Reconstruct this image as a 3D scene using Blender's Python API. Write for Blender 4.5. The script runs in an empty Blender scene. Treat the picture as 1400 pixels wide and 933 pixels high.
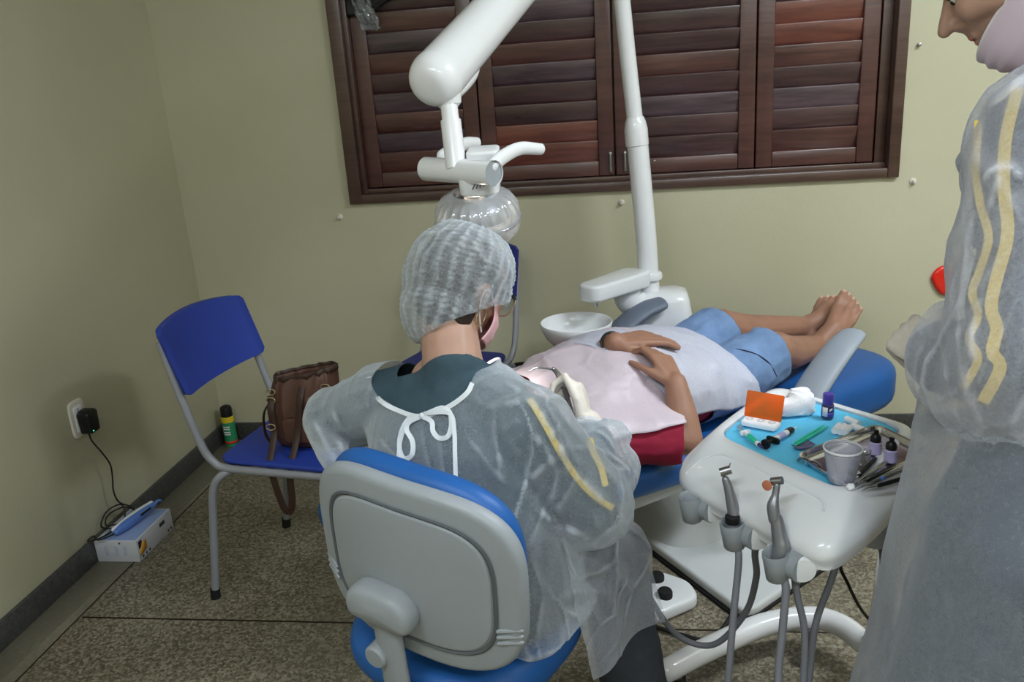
import bpy, bmesh, math, random
import numpy as np
from mathutils import Vector, Matrix, noise
random.seed(7)
sc = bpy.context.scene
COL = sc.collection
PI = math.pi
# ------------------------------------------------------------------ camera
CAM_H = 1.42
F_PX, PITCH, YAW, ROLL = 1135.0, .3034, -.1417, -.0687
_cy, _sy = math.cos(YAW), math.sin(YAW)
_fwd = Vector((_sy*math.cos(PITCH), _cy*math.cos(PITCH), -math.sin(PITCH)))
_r0 = Vector((_cy, -_sy, 0)); _u0 = _r0.cross(_fwd)
_rt = _r0*math.cos(ROLL) + _u0*math.sin(ROLL)
_up = -_r0*math.sin(ROLL) + _u0*math.cos(ROLL)
EYE = Vector((0, 0, CAM_H))
def at(px, py, d):
    """point of the room measured from the photograph at distance d in front of the lens"""
    return EYE + d*(_rt*((px-700)/F_PX) + _up*((466.5-py)/F_PX) + _fwd)
def at_z(px, py, z):
    v = at(px, py, 1) - EYE
    return EYE + v*((z-CAM_H)/v.z)
cam = bpy.data.cameras.new('camera'); camo = bpy.data.objects.new('camera', cam); COL.objects.link(camo)
R3 = Matrix((( _rt.x, _up.x, -_fwd.x), (_rt.y, _up.y, -_fwd.y), (_rt.z, _up.z, -_fwd.z)))
camo.matrix_world = Matrix.Translation(EYE) @ R3.to_4x4()
cam.sensor_width = 36; cam.lens = F_PX/1400*36; cam.clip_start = .02
sc.camera = camo
# ------------------------------------------------------------------ materials
def lin(c):
    def f(v):
        v /= 255.0
        return v/12.92 if v <= .04045 else ((v+.055)/1.055)**2.4
    return (f(c[0]), f(c[1]), f(c[2]), 1)
class NT:
    def __init__(s, m):
        m.use_nodes = True; s.m = m; s.t = m.node_tree; s.t.nodes.clear()
        s.out = s.n('ShaderNodeOutputMaterial')
    def n(s, k, **kw):
        x = s.t.nodes.new(k)
        for a, b in kw.items(): setattr(x, a, b)
        return x
    def l(s, a, b): s.t.links.new(a, b)
    def coord(s, scale=(1, 1, 1), kind='Object'):
        tc = s.n('ShaderNodeTexCoord'); mp = s.n('ShaderNodeMapping'); mp.inputs['Scale'].default_value = scale
        s.l(tc.outputs[kind], mp.inputs[0]); return mp.outputs[0]
    def noise(s, scale, detail=4, rough=.55, vec=None):
        x = s.n('ShaderNodeTexNoise'); x.inputs['Scale'].default_value = scale
        x.inputs['Detail'].default_value = detail; x.inputs['Roughness'].default_value = rough
        if vec is not None: s.l(vec, x.inputs['Vector'])
        return x.outputs['Fac']
    def ramp(s, fac, stops, interp='LINEAR'):
        x = s.n('ShaderNodeValToRGB'); x.color_ramp.interpolation = interp
        e = x.color_ramp.elements
        while len(e) < len(stops): e.new(.5)
        for i, (p, c) in enumerate(stops):
            e[i].position = p; e[i].color = c
        s.l(fac, x.inputs[0]); return x.outputs[0]
    def bump(s, h, strength, dist=.002):
        x = s.n('ShaderNodeBump'); x.inputs['Strength'].default_value = strength; x.inputs['Distance'].default_value = dist
        s.l(h, x.inputs['Height']); return x.outputs[0]
    def math(s, op, a, b, clamp=False):
        x = s.n('ShaderNodeMath', operation=op); x.use_clamp = clamp
        for i, v in enumerate((a, b)):
            if hasattr(v, 'links') or hasattr(v, 'is_linked'): s.l(v, x.inputs[i])
            else: x.inputs[i].default_value = v
        return x.outputs[0]
def mat(name, col, rough=.5, metal=0, var=0, vscale=8, bump=0, bscale=60, coat=0, spec=.5, trans=0, alpha=1, sheen=0, ior=1.45, sss=0, bdist=.002):
    m = bpy.data.materials.new(name); t = NT(m)
    p = t.n('ShaderNodeBsdfPrincipled'); t.l(p.outputs[0], t.out.inputs[0])
    c = lin(col)
    p.inputs['Base Color'].default_value = c; p.inputs['Roughness'].default_value = rough
    p.inputs['Metallic'].default_value = metal; p.inputs['Coat Weight'].default_value = coat
    p.inputs['Coat Roughness'].default_value = .08
    p.inputs['Specular IOR Level'].default_value = spec; p.inputs['Transmission Weight'].default_value = trans
    p.inputs['Alpha'].default_value = alpha; p.inputs['Sheen Weight'].default_value = sheen; p.inputs['IOR'].default_value = ior
    if sss:
        p.inputs['Subsurface Weight'].default_value = sss; p.inputs['Subsurface Radius'].default_value = (.9, .35, .2); p.inputs['Subsurface Scale'].default_value = .006
    vec = t.coord()
    # every surface gets a little procedural unevenness
    v = var or .04
    f = t.noise(vscale, 5, .6, vec)
    d = tuple(max(0, x*(1-v)) for x in c[:3])+(1,); b = tuple(min(1, x*(1+v)) for x in c[:3])+(1,)
    t.l(t.ramp(f, [(.3, d), (.7, b)]), p.inputs['Base Color'])
    if bump: t.l(t.bump(t.noise(bscale, 4, .6, vec), bump, bdist), p.inputs['Normal'])
    return m
def sheet_mat(name, col, a0, a1, edge=.35, fibre=220, rough=.8, bump=.25, fold=0):
    """non-woven see-through cloth: fibres that scatter light with gaps between them"""
    m = bpy.data.materials.new(name); t = NT(m)
    vec = t.coord()
    d = t.n('ShaderNodeBsdfDiffuse'); d.inputs[0].default_value = lin(col)
    tr = t.n('ShaderNodeBsdfTranslucent'); tr.inputs[0].default_value = lin(col)
    gl = t.n('ShaderNodeBsdfGlossy'); gl.inputs['Roughness'].default_value = .45
    mx = t.n('ShaderNodeMixShader'); mx.inputs[0].default_value = .35
    t.l(d.outputs[0], mx.inputs[1]); t.l(tr.outputs[0], mx.inputs[2])
    mg = t.n('ShaderNodeMixShader'); mg.inputs[0].default_value = .05
    t.l(mx.outputs[0], mg.inputs[1]); t.l(gl.outputs[0], mg.inputs[2])
    tp = t.n('ShaderNodeBsdfTransparent')
    f1 = t.noise(fibre, 6, .75, vec); f2 = t.noise(14, 3, .6, vec)
    f = t.math('ADD', t.math('MULTIPLY', f1, .85), t.math('MULTIPLY', f2, .15))
    r = t.n('ShaderNodeMapRange'); r.inputs['From Min'].default_value = .35; r.inputs['From Max'].default_value = .65
    r.inputs['To Min'].default_value = a0; r.inputs['To Max'].default_value = a1; t.l(f, r.inputs[0])
    lw = t.n('ShaderNodeLayerWeight'); lw.inputs['Blend'].default_value = .4
    fac = t.math('ADD', r.outputs[0], t.math('MULTIPLY', lw.outputs['Facing'], edge), clamp=True)
    if fold:     # doubled cloth along the folds lets less through
        ge = t.n('ShaderNodeNewGeometry'); mr = t.n('ShaderNodeMapRange')
        mr.inputs['From Min'].default_value = .505; mr.inputs['From Max'].default_value = .56; mr.inputs['To Min'].default_value = 0; mr.inputs['To Max'].default_value = fold
        t.l(ge.outputs['Pointiness'], mr.inputs[0]); fac = t.math('ADD', fac, mr.outputs[0], clamp=True)
    fin = t.n('ShaderNodeMixShader'); t.l(fac, fin.inputs[0]); t.l(tp.outputs[0], fin.inputs[1]); t.l(mg.outputs[0], fin.inputs[2])
    t.l(fin.outputs[0], t.out.inputs[0])
    bn = t.bump(t.noise(fibre*.6, 5, .7, vec), bump, .001)
    t.l(bn, d.inputs['Normal']); t.l(bn, gl.inputs['Normal'])
    return m
def emit_mat(name, col, s):
    m = bpy.data.materials.new(name); t = NT(m)
    e = t.n('ShaderNodeEmission'); e.inputs[0].default_value = lin(col); e.inputs[1].default_value = s
    t.l(e.outputs[0], t.out.inputs[0]); return m
def clear_mat(name, tint=(255, 255, 255), gloss=.12, alpha=.1, rough=.05):
    """thin clear plastic or glass wall: mostly passes light, with a surface reflection"""
    m = bpy.data.materials.new(name); t = NT(m)
    tp = t.n('ShaderNodeBsdfTransparent'); tp.inputs[0].default_value = lin(tint)
    gl = t.n('ShaderNodeBsdfGlossy'); gl.inputs['Roughness'].default_value = rough
    df = t.n('ShaderNodeBsdfDiffuse'); df.inputs[0].default_value = lin(tint)
    a = t.n('ShaderNodeMixShader'); a.inputs[0].default_value = alpha; t.l(tp.outputs[0], a.inputs[1]); t.l(df.outputs[0], a.inputs[2])
    lw = t.n('ShaderNodeLayerWeight'); lw.inputs['Blend'].default_value = .3
    g = t.math('ADD', t.math('MULTIPLY', lw.outputs['Fresnel'], .6), gloss, clamp=True)
    b = t.n('ShaderNodeMixShader'); t.l(g, b.inputs[0]); t.l(a.outputs[0], b.inputs[1]); t.l(gl.outputs[0], b.inputs[2])
    bn = t.bump(t.noise(40, 3, .5, t.coord()), .08, .001); t.l(bn, gl.inputs['Normal'])
    t.l(b.outputs[0], t.out.inputs[0]); return m
# ------------------------------------------------------------------ mesh builder
def V(*a): return Vector(a)
def frame(z, xh=None):
    z = Vector(z).normalized(); xh = Vector(xh) if xh is not None else (V(0, 0, 1) if abs(z.z) < .9 else V(1, 0, 0))
    x = (xh - z*xh.dot(z)).normalized(); y = z.cross(x)
    return x, y, z
def TM(loc=(0, 0, 0), x=(1, 0, 0), y=(0, 1, 0), z=(0, 0, 1)):
    x, y, z = Vector(x), Vector(y), Vector(z)
    return Matrix(((x.x, y.x, z.x, loc[0]), (x.y, y.y, z.y, loc[1]), (x.z, y.z, z.z, loc[2]), (0, 0, 0, 1)))
def TZ(loc, ang=0): return Matrix.Translation(Vector(loc)) @ Matrix.Rotation(ang, 4, 'Z')
def spline(pts, n=8):
    """Catmull-Rom through points (lists of equal length)"""
    P = [np.array(p, float) for p in pts]
    if len(P) < 3 or n < 2: return [list(p) for p in P]
    Q = [2*P[0]-P[1]] + P + [2*P[-1]-P[-2]]
    o = []
    for i in range(1, len(Q)-2):
        a, b, c, d = Q[i-1], Q[i], Q[i+1], Q[i+2]
        for k in range(n):
            t = k/n
            o.append(list(.5*((2*b)+(c-a)*t+(2*a-5*b+4*c-d)*t*t+(3*b-a-3*c+d)*t**3)))
    o.append(list(P[-1])); return o
def rrect(w, d, r, n=5):
    o = []
    for cx, cy, a0 in ((w/2-r, d/2-r, 0), (-w/2+r, d/2-r, 90), (-w/2+r, -d/2+r, 180), (w/2-r, -d/2+r, 270)):
        for k in range(n+1):
            a = math.radians(a0+90*k/n); o.append((cx+r*math.cos(a), cy+r*math.sin(a)))
    return o
def superell(w, d, e=3, n=40):
    o = []
    for k in range(n):
        a = 2*PI*k/n; c, s = math.cos(a), math.sin(a)
        o.append((w/2*math.copysign(abs(c)**(2/e), c), d/2*math.copysign(abs(s)**(2/e), s)))
    return o
def round_poly(pts, r, n=5):
    """round the corners of a polygon (2D or 3D points)"""
    P = [np.array(p, float) for p in pts]; o = []; m = len(P)
    rr = r if isinstance(r, (list, tuple)) else [r]*m
    for i in range(m):
        a, b, c = P[i-1], P[i], P[(i+1) % m]
        da, dc = np.linalg.norm(a-b), np.linalg.norm(c-b)
        q = min(rr[i], da*.49, dc*.49)
        s, e = b+(a-b)/da*q, b+(c-b)/dc*q
        for k in range(n+1):
            t = k/n; o.append(tuple((1-t)**2*s+2*t*(1-t)*b+t*t*e))
    return o
def inset(pts, d):
    P = [np.array(p[:2], float) for p in pts]; m = len(P); o = []
    for i in range(m):
        a, b, c = P[i-1], P[i], P[(i+1) % m]
        e1, e2 = b-a, c-b
        n1 = np.array([-e1[1], e1[0]]); n2 = np.array([-e2[1], e2[0]])
        n1 /= np.linalg.norm(n1)+1e-12; n2 /= np.linalg.norm(n2)+1e-12
        nn = n1+n2; nn /= np.linalg.norm(nn)+1e-12
        k = 1/max(.5, float(nn@n1))
        o.append(tuple(b+nn*d*k))
    return o
class MB:
    def __init__(s): s.v = []; s.f = []; s.mi = []; s.cm = 0
    def mat(s, i): s.cm = i; return s
    def add(s, vs, fs, T=None):
        b = len(s.v)
        for p in vs:
            p = Vector(p); s.v.append(T @ p if T is not None else p)
        for f in fs: s.f.append([i+b for i in f]); s.mi.append(s.cm)
        return s
    def loft(s, rings, cap0=True, cap1=True, closed=True, T=None):
        n = len(rings[0]); vs = [p for r in rings for p in r]; fs = []
        for i in range(len(rings)-1):
            for j in range(n if closed else n-1):
                k = (j+1) % n
                fs.append([i*n+j, i*n+k, (i+1)*n+k, (i+1)*n+j])
        if cap0 and closed: fs.append(list(range(n))[::-1])
        if cap1 and closed: fs.append([(len(rings)-1)*n+j for j in range(n)])
        return s.add(vs, fs, T)
    def pad(s, outline, z0, z1, e=.01, T=None, ne=4, dome=0, e0=None):
        """extruded outline (CCW) with rounded edges"""
        e0 = e if e0 is None else e0
        rings = []
        for k in range(ne+1):
            a = PI/2*k/ne
            rings.append([(x, y, z0+e0*(1-math.cos(a))) for x, y in inset(outline, e0*(1-math.sin(a)))])
        for k in range(ne+1):
            a = PI/2*k/ne
            rings.append([(x, y, z1-e+e*math.sin(a)) for x, y in inset(outline, e*(1-math.cos(a)))])
        if dome:
            last = rings[-1]; cx = sum(p[0] for p in last)/len(last); cy = sum(p[1] for p in last)/len(last)
            for q in (.75, .5, .25, .05):
                rings.append([(cx+(p[0]-cx)*q, cy+(p[1]-cy)*q, z1+dome*(1-q*q)) for p in last])
        return s.loft(rings, T=T)
    def box(s, c, size, r=.004, T=None, n=3):
        m = min(size)/2
        r = min(r, m*.98)
        T2 = Matrix.Translation(Vector(c)); T2 = T @ T2 if T is not None else T2
        return s.pad(rrect(size[0], size[1], max(r, 1e-5), n), -size[2]/2, size[2]/2, r, T2, ne=2)
    def tube(s, pts, r, seg=14, cap=True, n=8, ell=None, xh=None, T=None, round_ends=False):
        """swept tube; r number or list per control point; ell = (a,b) cross-section scale"""
        rr = r if isinstance(r, (list, tuple)) else [r]*len(pts)
        P = spline([list(p)+[q] for p, q in zip(pts, rr)], n) if n > 1 else [list(p)+[q] for p, q in zip(pts, rr)]
        C = [Vector(p[:3]) for p in P]; Rr = [p[3] for p in P]
        rings = []; x = None
        def tang(i):
            a = C[max(0, i-1)]; b = C[min(len(C)-1, i+1)]
            return (b-a).normalized()
        if round_ends:
            t0, t1 = tang(0), tang(len(C)-1)
            pre = []; post = []
            for k in range(5):
                a = PI/2*(k/5); pre.append((C[0]-t0*Rr[0]*math.cos(a), max(1e-5, Rr[0]*math.sin(a)), t0))
                post.append((C[-1]+t1*Rr[-1]*math.sin(PI/2*(k+1)/5), max(1e-5, Rr[-1]*math.cos(PI/2*(k+1)/5)), t1))
            S = pre+[(C[i], Rr[i], tang(i)) for i in range(len(C))]+post
        else: S = [(C[i], Rr[i], tang(i)) for i in range(len(C))]
        for c, q, t in S:
            if x is None: x, y, _ = frame(t, xh)
            else:
                x = (x-t*x.dot(t)).normalized(); y = t.cross(x)
            a, b = ell or (1, 1)
            rings.append([c+x*(q*a*math.cos(2*PI*k/seg))+y*(q*b*math.sin(2*PI*k/seg)) for k in range(seg)])
        return s.loft(rings, cap, cap, T=T)
    def lathe(s, prof, T=None, seg=32, cap0=True, cap1=True):
        rings = [[(r*math.cos(2*PI*k/seg), r*math.sin(2*PI*k/seg), z) for k in range(seg)] for r, z in prof]
        return s.loft(rings, cap0, cap1, T=T)
    def ell(s, c, rad, T=None, seg=20, rings=12):
        R = []
        for i in range(rings+1):
            a = PI*i/rings; q = max(1e-4, math.sin(a))
            R.append([(c[0]+rad[0]*q*math.cos(2*PI*k/seg), c[1]+rad[1]*q*math.sin(2*PI*k/seg), c[2]-rad[2]*math.cos(a)) for k in range(seg)])
        return s.loft(R, T=T)
    def cap(s, p0, p1, r0, r1, seg=14, fl=None, xh=None):
        """tapered capsule"""
        p0, p1 = Vector(p0), Vector(p1); d = p1-p0
        if d.length < 1e-6: d = V(0, 0, 1e-4)
        x, y, z = frame(d, xh); fl = fl or (1, 1); R = []
        for k in range(6):
            a = PI/2*k/5; R.append((p0-z*(r0*math.cos(a)), max(1e-5, r0*math.sin(a))))
        for k in range(6):
            a = PI/2*k/5; R.append((p1+z*(r1*math.sin(a)), max(1e-5, r1*math.cos(a))))
        return s.loft([[c+x*(q*fl[0]*math.cos(2*PI*k/seg))+y*(q*fl[1]*math.sin(2*PI*k/seg)) for k in range(seg)] for c, q in R])
    def grid(s, fn, nu, nv, T=None):
        vs = [fn(i/(nu), j/(nv)) for i in range(nu+1) for j in range(nv+1)]
        fs = [[i*(nv+1)+j, (i+1)*(nv+1)+j, (i+1)*(nv+1)+j+1, i*(nv+1)+j+1] for i in range(nu) for j in range(nv)]
        return s.add(vs, fs, T)
WORLD = {}
def props(o, label=None, cat=None, group=None, kind=None):
    if label: o['label'] = label
    if cat: o['category'] = cat
    if group: o['group'] = group
    if kind: o['kind'] = kind
    return o
def thing(name, label, cat, loc=(0, 0, 0), rz=0, group=None):
    o = bpy.data.objects.new(name, None); COL.objects.link(o); o.empty_display_size = .05
    o.location = loc; o.rotation_euler = (0, 0, rz)
    WORLD[o.name] = TZ(loc, rz)
    return props(o, label, cat, group)
def put(name, mb, m, parent=None, local=False, smooth=35, label=None, origin=None, solid=0, subsurf=0):
    """link a builder as one mesh object; coordinates are room coordinates unless local"""
    me = bpy.data.meshes.new(name)
    if parent is not None:
        W = WORLD[parent.name]; Wi = W.inverted()
        vs = mb.v if local else [Wi @ p for p in mb.v]
    else:
        W = Matrix.Translation(Vector(origin if origin is not None else (0, 0, 0))); Wi = W.inverted()
        vs = mb.v if local else [Wi @ p for p in mb.v]
    me.from_pydata([tuple(p) for p in vs], [], mb.f)
    for q in (m if isinstance(m, (list, tuple)) else [m]): me.materials.append(q)
    if any(mb.mi): me.polygons.foreach_set('material_index', mb.mi)
    me.validate(); me.update()
    bm = bmesh.new(); bm.from_mesh(me); bmesh.ops.recalc_face_normals(bm, faces=bm.faces); bm.to_mesh(me); bm.free()
    if smooth:
        me.shade_smooth()
        if smooth < 180: me.set_sharp_from_angle(angle=math.radians(smooth))
    o = bpy.data.objects.new(name, me); COL.objects.link(o)
    if parent is not None: o.parent = parent
    else: o.location = W.to_translation()
    WORLD[o.name] = W
    if solid:
        s = o.modifiers.new('thickness', 'SOLIDIFY'); s.thickness = solid; s.offset = 0
    if subsurf:
        s = o.modifiers.new('smooth', 'SUBSURF'); s.levels = subsurf; s.render_levels = subsurf
    if label: o['label'] = label
    return o
def single(name, mb, m, label, cat, origin, group=None, **k):
    o = put(name, mb, m, None, origin=origin, **k); return props(o, label, cat, group)
def struct(name, mb, m, parent=None, **k):
    o = put(name, mb, m, parent, **k)
    if parent is None: o['kind'] = 'structure'
    return o
def dup(root, loc, rz, label, group=None):
    r = root.copy(); COL.objects.link(r); r.location = loc; r.rotation_euler = (0, 0, rz)
    r['label'] = label
    if group: r['group'] = group
    WORLD[r.name] = TZ(loc, rz)
    for ch in list(root.children):
        c = ch.copy(); COL.objects.link(c); c.parent = r
        for g in ch.children:
            d = g.copy(); COL.objects.link(d); d.parent = c
    return r
def blob(mb, voxel, smooth=5, factor=.5):
    """melt overlapping closed shapes into one continuous skin"""
    me = bpy.data.meshes.new('melt'); me.from_pydata([tuple(p) for p in mb.v], [], mb.f); me.update()
    bm = bmesh.new(); bm.from_mesh(me); bmesh.ops.recalc_face_normals(bm, faces=bm.faces); bm.to_mesh(me); bm.free()
    o = bpy.data.objects.new('melt', me); COL.objects.link(o)
    r = o.modifiers.new('r', 'REMESH'); r.mode = 'VOXEL'; r.voxel_size = voxel; r.adaptivity = 0
    if smooth:
        q = o.modifiers.new('s', 'SMOOTH'); q.iterations = smooth; q.factor = factor
    dg = bpy.context.evaluated_depsgraph_get(); ev = o.evaluated_get(dg); m2 = ev.to_mesh()
    out = MB(); out.v = [v.co.copy() for v in m2.vertices]; out.f = [list(p.vertices) for p in m2.polygons]; out.mi = [0]*len(out.f)
    ev.to_mesh_clear(); bpy.data.objects.remove(o); bpy.data.meshes.remove(me)
    return out
def normals(mb):
    me = bpy.data.meshes.new('n'); me.from_pydata([tuple(p) for p in mb.v], [], mb.f); me.update()
    n = [v.normal.copy() for v in me.vertices]; bpy.data.meshes.remove(me); return n
def displace(mb, fn):
    n = normals(mb)
    mb.v = [p+q*fn(p, q) for p, q in zip(mb.v, n)]; return mb
def cut(mb, drop):
    """remove the faces whose centre drop() says so"""
    f = []; mi = []
    for q, i in zip(mb.f, mb.mi):
        c = sum((mb.v[k] for k in q), Vector())/len(q)
        if not drop(c): f.append(q); mi.append(i)
    used = sorted({k for q in f for k in q}); mp = {k: i for i, k in enumerate(used)}
    mb.v = [mb.v[k] for k in used]; mb.f = [[mp[k] for k in q] for q in f]; mb.mi = mi
    ec = {}
    for q in mb.f:
        for a, c in zip(q, q[1:]+q[:1]): ec[(min(a, c), max(a, c))] = ec.get((min(a, c), max(a, c)), 0)+1
    nb = {}
    for (a, c), n in ec.items():
        if n == 1: nb.setdefault(a, []).append(c); nb.setdefault(c, []).append(a)
    for _ in range(14):      # even out the cut edge
        new = {k: mb.v[k]*.5+sum((mb.v[j] for j in js), Vector())/len(js)*.5 for k, js in nb.items()}
        for k, p in new.items(): mb.v[k] = p
    return mb
def crumple(p, s, w=.16, sx=1, sy=1, sz=1, seed=0):
    q = V(p.x*s*sx+seed*3.7, p.y*s*sy-seed*1.9, p.z*s*sz+seed*5.3)
    q = q+.28*noise.noise_vector(q*.8)
    d = noise.voronoi(q)[0]; m = min(1, max(0, .5+1.6*noise.noise(q*.55+V(9, 4, 2))))
    return m*math.exp(-((d[1]-d[0])/w)**2) - .45*min(d[0], 1)
def ridged(p, s, sx=1, sy=1, sz=1, seed=0):
    q = V(p.x*s*sx+seed*7.3, p.y*s*sy-seed*3.1, p.z*s*sz+seed*1.7)
    return 1-2*abs(noise.noise(q))
def fbm(p, s, seed=0):
    q = V(p.x*s+seed*5.1, p.y*s-seed*2.7, p.z*s+seed*9.2)
    return noise.noise(q)+.5*noise.noise(q*2.1)+.25*noise.noise(q*4.3)
def crease(p, A, B, w, h):
    d = B-A; t = max(0, min(1, (p-A).dot(d)/d.length_squared)); e = (p-(A+d*t)).length
    return h*math.exp(-(e/w)**2)*min(1, 3*min(t, 1-t)+.25)
# ------------------------------------------------------------------ palette
M = {}
M['white'] = mat('white_plastic', (226, 228, 232), .28, coat=.4, var=.02)
M['offwhite'] = mat('off_white_plastic', (205, 208, 210), .35, var=.03)
M['white_metal'] = mat('white_painted_metal', (232, 233, 236), .22, coat=.5, var=.02)
M['grey_plastic'] = mat('grey_plastic', (150, 156, 162), .45, var=.03, bump=.08, bscale=400)
M['dark_groove'] = mat('grey_groove', (86, 91, 96), .6)
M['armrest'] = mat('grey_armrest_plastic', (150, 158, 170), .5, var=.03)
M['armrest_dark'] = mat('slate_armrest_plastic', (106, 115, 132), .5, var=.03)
M['uph'] = mat('blue_upholstery', (28, 88, 158), .42, var=.06, bump=.12, bscale=300)
M['stool_blue'] = mat('blue_stool_upholstery', (32, 92, 164), .45, var=.06, bump=.12, bscale=300)
M['chair_blue'] = mat('royal_blue_plastic', (38, 62, 156), .48, var=.05, bump=.15, bscale=500)
M['chair_navy'] = mat('navy_blue_plastic', (30, 42, 118), .5, var=.05, bump=.15, bscale=500)
M['chair_metal'] = mat('grey_painted_steel', (150, 152, 160), .4, metal=.2)
M['black'] = mat('black_plastic', (18, 18, 20), .4)
M['black_rubber'] = mat('black_rubber', (22, 22, 23), .7)
M['steel'] = mat('stainless_steel', (196, 196, 200), .2, metal=1)
M['dull_steel'] = mat('satin_steel', (158, 158, 162), .35, metal=1, bump=.05)
M['hp_grey'] = mat('handpiece_grey_metal', (138, 140, 146), .35, metal=.55)
M['tray_steel'] = mat('polished_steel_tray', (205, 205, 210), .12, metal=1)
M['hose'] = mat('grey_hose', (118, 120, 128), .45)
M['cable'] = mat('black_cable', (24, 20, 16), .55)
M['skin_a'] = mat('warm_skin', (196, 146, 118), .5, var=.06, vscale=20, bump=.12, bscale=180, sss=.15)
M['skin_b'] = mat('tan_skin', (158, 117, 97), .5, var=.09, vscale=16, bump=.15, bscale=150, sss=.12)
M['skin_c'] = mat('light_brown_skin', (180, 142, 124), .5, var=.06, vscale=24, bump=.14, bscale=200, sss=.15)
M['hair'] = mat('dark_brown_hair', (46, 32, 26), .5, var=.4, vscale=120, bump=.5, bscale=200)
M['lip'] = mat('lip_skin', (176, 112, 100), .45)
M['nail'] = mat('nail', (206, 166, 146), .3)
M['scrub'] = mat('teal_grey_cotton', (58, 80, 92), .85, var=.1, vscale=60, bump=.4, bscale=600)
M['scrub2'] = mat('slate_blue_cotton', (56, 72, 88), .85, var=.1, vscale=60, bump=.4, bscale=600)
M['trouser'] = mat('charcoal_trouser_cloth', (52, 58, 66), .85, var=.12, vscale=50, bump=.4, bscale=500)
M['yellow_tape'] = mat('yellow_ribbon', (226, 196, 84), .6, var=.05)
M['crimson'] = mat('crimson_cotton', (140, 20, 52), .85, var=.1, vscale=60, bump=.35, bscale=500)
M['denim'] = mat('light_blue_denim', (118, 147, 190), .85, var=.14, vscale=24, bump=.5, bscale=700)
M['glove'] = mat('ivory_latex', (224, 216, 206), .5, var=.04, vscale=40, bump=.3, bscale=110, sss=.05)
M['mask_pink'] = mat('pink_mask_cloth', (228, 178, 184), .8, bump=.2, bscale=300)
M['mask_lilac'] = mat('pale_lilac_mask_cloth', (218, 200, 214), .8, bump=.2, bscale=300)
M['elastic'] = mat('white_elastic', (232, 228, 230), .7)
M['gown'] = sheet_mat('white_nonwoven_gown', (228, 236, 246), .12, .28, .85, fold=.5)
M['gown2'] = sheet_mat('white_nonwoven_gown_layers', (228, 231, 244), .24, .44, .75, fold=.45)
M['gown_lap'] = sheet_mat('white_nonwoven_lap', (222, 227, 238), .14, .30, .70, fold=.45)
M['cuff'] = mat('gown_tape', (226, 232, 238), .8, var=.03)
M['cap'] = sheet_mat('white_bouffant_gauze', (212, 220, 228), .18, .42, .70, fibre=150, fold=.5)
M['bib_pink'] = sheet_mat('pinkish_white_bib', (240, 228, 238), .80, .93, .2)
M['bib_white'] = sheet_mat('bluish_white_drape', (232, 234, 248), .70, .88, .2)
M['sheet_blue'] = mat('turquoise_paper', (96, 196, 236), .7, var=.04, bump=.3, bscale=30, bdist=.004)
M['orange'] = clear_mat('orange_clear_plastic', (255, 142, 40), .05, .36, .1)
M['cotton'] = mat('white_cotton', (242, 242, 246), .95, bump=.6, bscale=260, sheen=.3)
M['purple'] = mat('purple_plastic', (84, 66, 170), .35, coat=.2)
M['purple_dark'] = mat('dark_purple_bottle', (52, 44, 96), .3, coat=.3)
M['label_lilac'] = mat('lilac_label', (186, 178, 222), .5)
M['green'] = mat('mint_green_plastic', (40, 196, 156), .4)
M['label_white'] = mat('white_label', (228, 226, 232), .5)
M['film'] = mat('purple_grey_film', (92, 88, 124), .25)
M['cup'] = clear_mat('frosted_white_plastic', (245, 246, 255), .05, .22, .25)
M['lens'] = clear_mat('clear_lamp_cover', (244, 246, 250), .08, .26, .08)
M['clear'] = clear_mat('clear_plastic', (240, 244, 248), .06, .12, .08)
M['glass'] = clear_mat('clear_glass', (240, 246, 250), .1, .04, .02)
M['vinyl'] = clear_mat('cloudy_vinyl', (190, 194, 190), .05, .45, .3)
M['leather'] = mat('brown_leather', (82, 54, 42), .5, var=.18, vscale=14, bump=.35, bscale=240)
M['leather_dark'] = mat('dark_brown_leather', (56, 36, 28), .5, var=.18, bump=.3, bscale=240)
M['brass'] = mat('pale_gold_metal', (206, 186, 150), .25, metal=1)
M['can_green'] = mat('green_can', (44, 138, 92), .3, coat=.3, var=.05)
M['yellow'] = mat('yellow_plastic', (218, 190, 40), .4)
M['red'] = mat('glossy_red_plastic', (226, 38, 22), .15, coat=.6)
M['carton'] = mat('white_carton', (196, 198, 206), .6)
M['print_blue'] = mat('pale_blue_print', (138, 160, 206), .6)
M['print_dark'] = mat('dark_print', (58, 60, 78), .6)
M['print_navy'] = mat('navy_print', (30, 34, 70), .6)
M['print_orange'] = mat('amber_print', (206, 150, 50), .6)
M['lamp_blue'] = mat('blue_device_plastic', (86, 122, 196), .35, coat=.2)
M['socket'] = mat('ivory_socket', (214, 208, 196), .4)
M['eye_white'] = mat('eye_white', (225, 220, 215), .2)
M['iris'] = mat('dark_iris', (40, 26, 18), .15)
M['gum'] = mat('copper_disc', (200, 124, 96), .4, metal=.2)
M['led'] = emit_mat('green_led', (80, 255, 180), 2)
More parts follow.
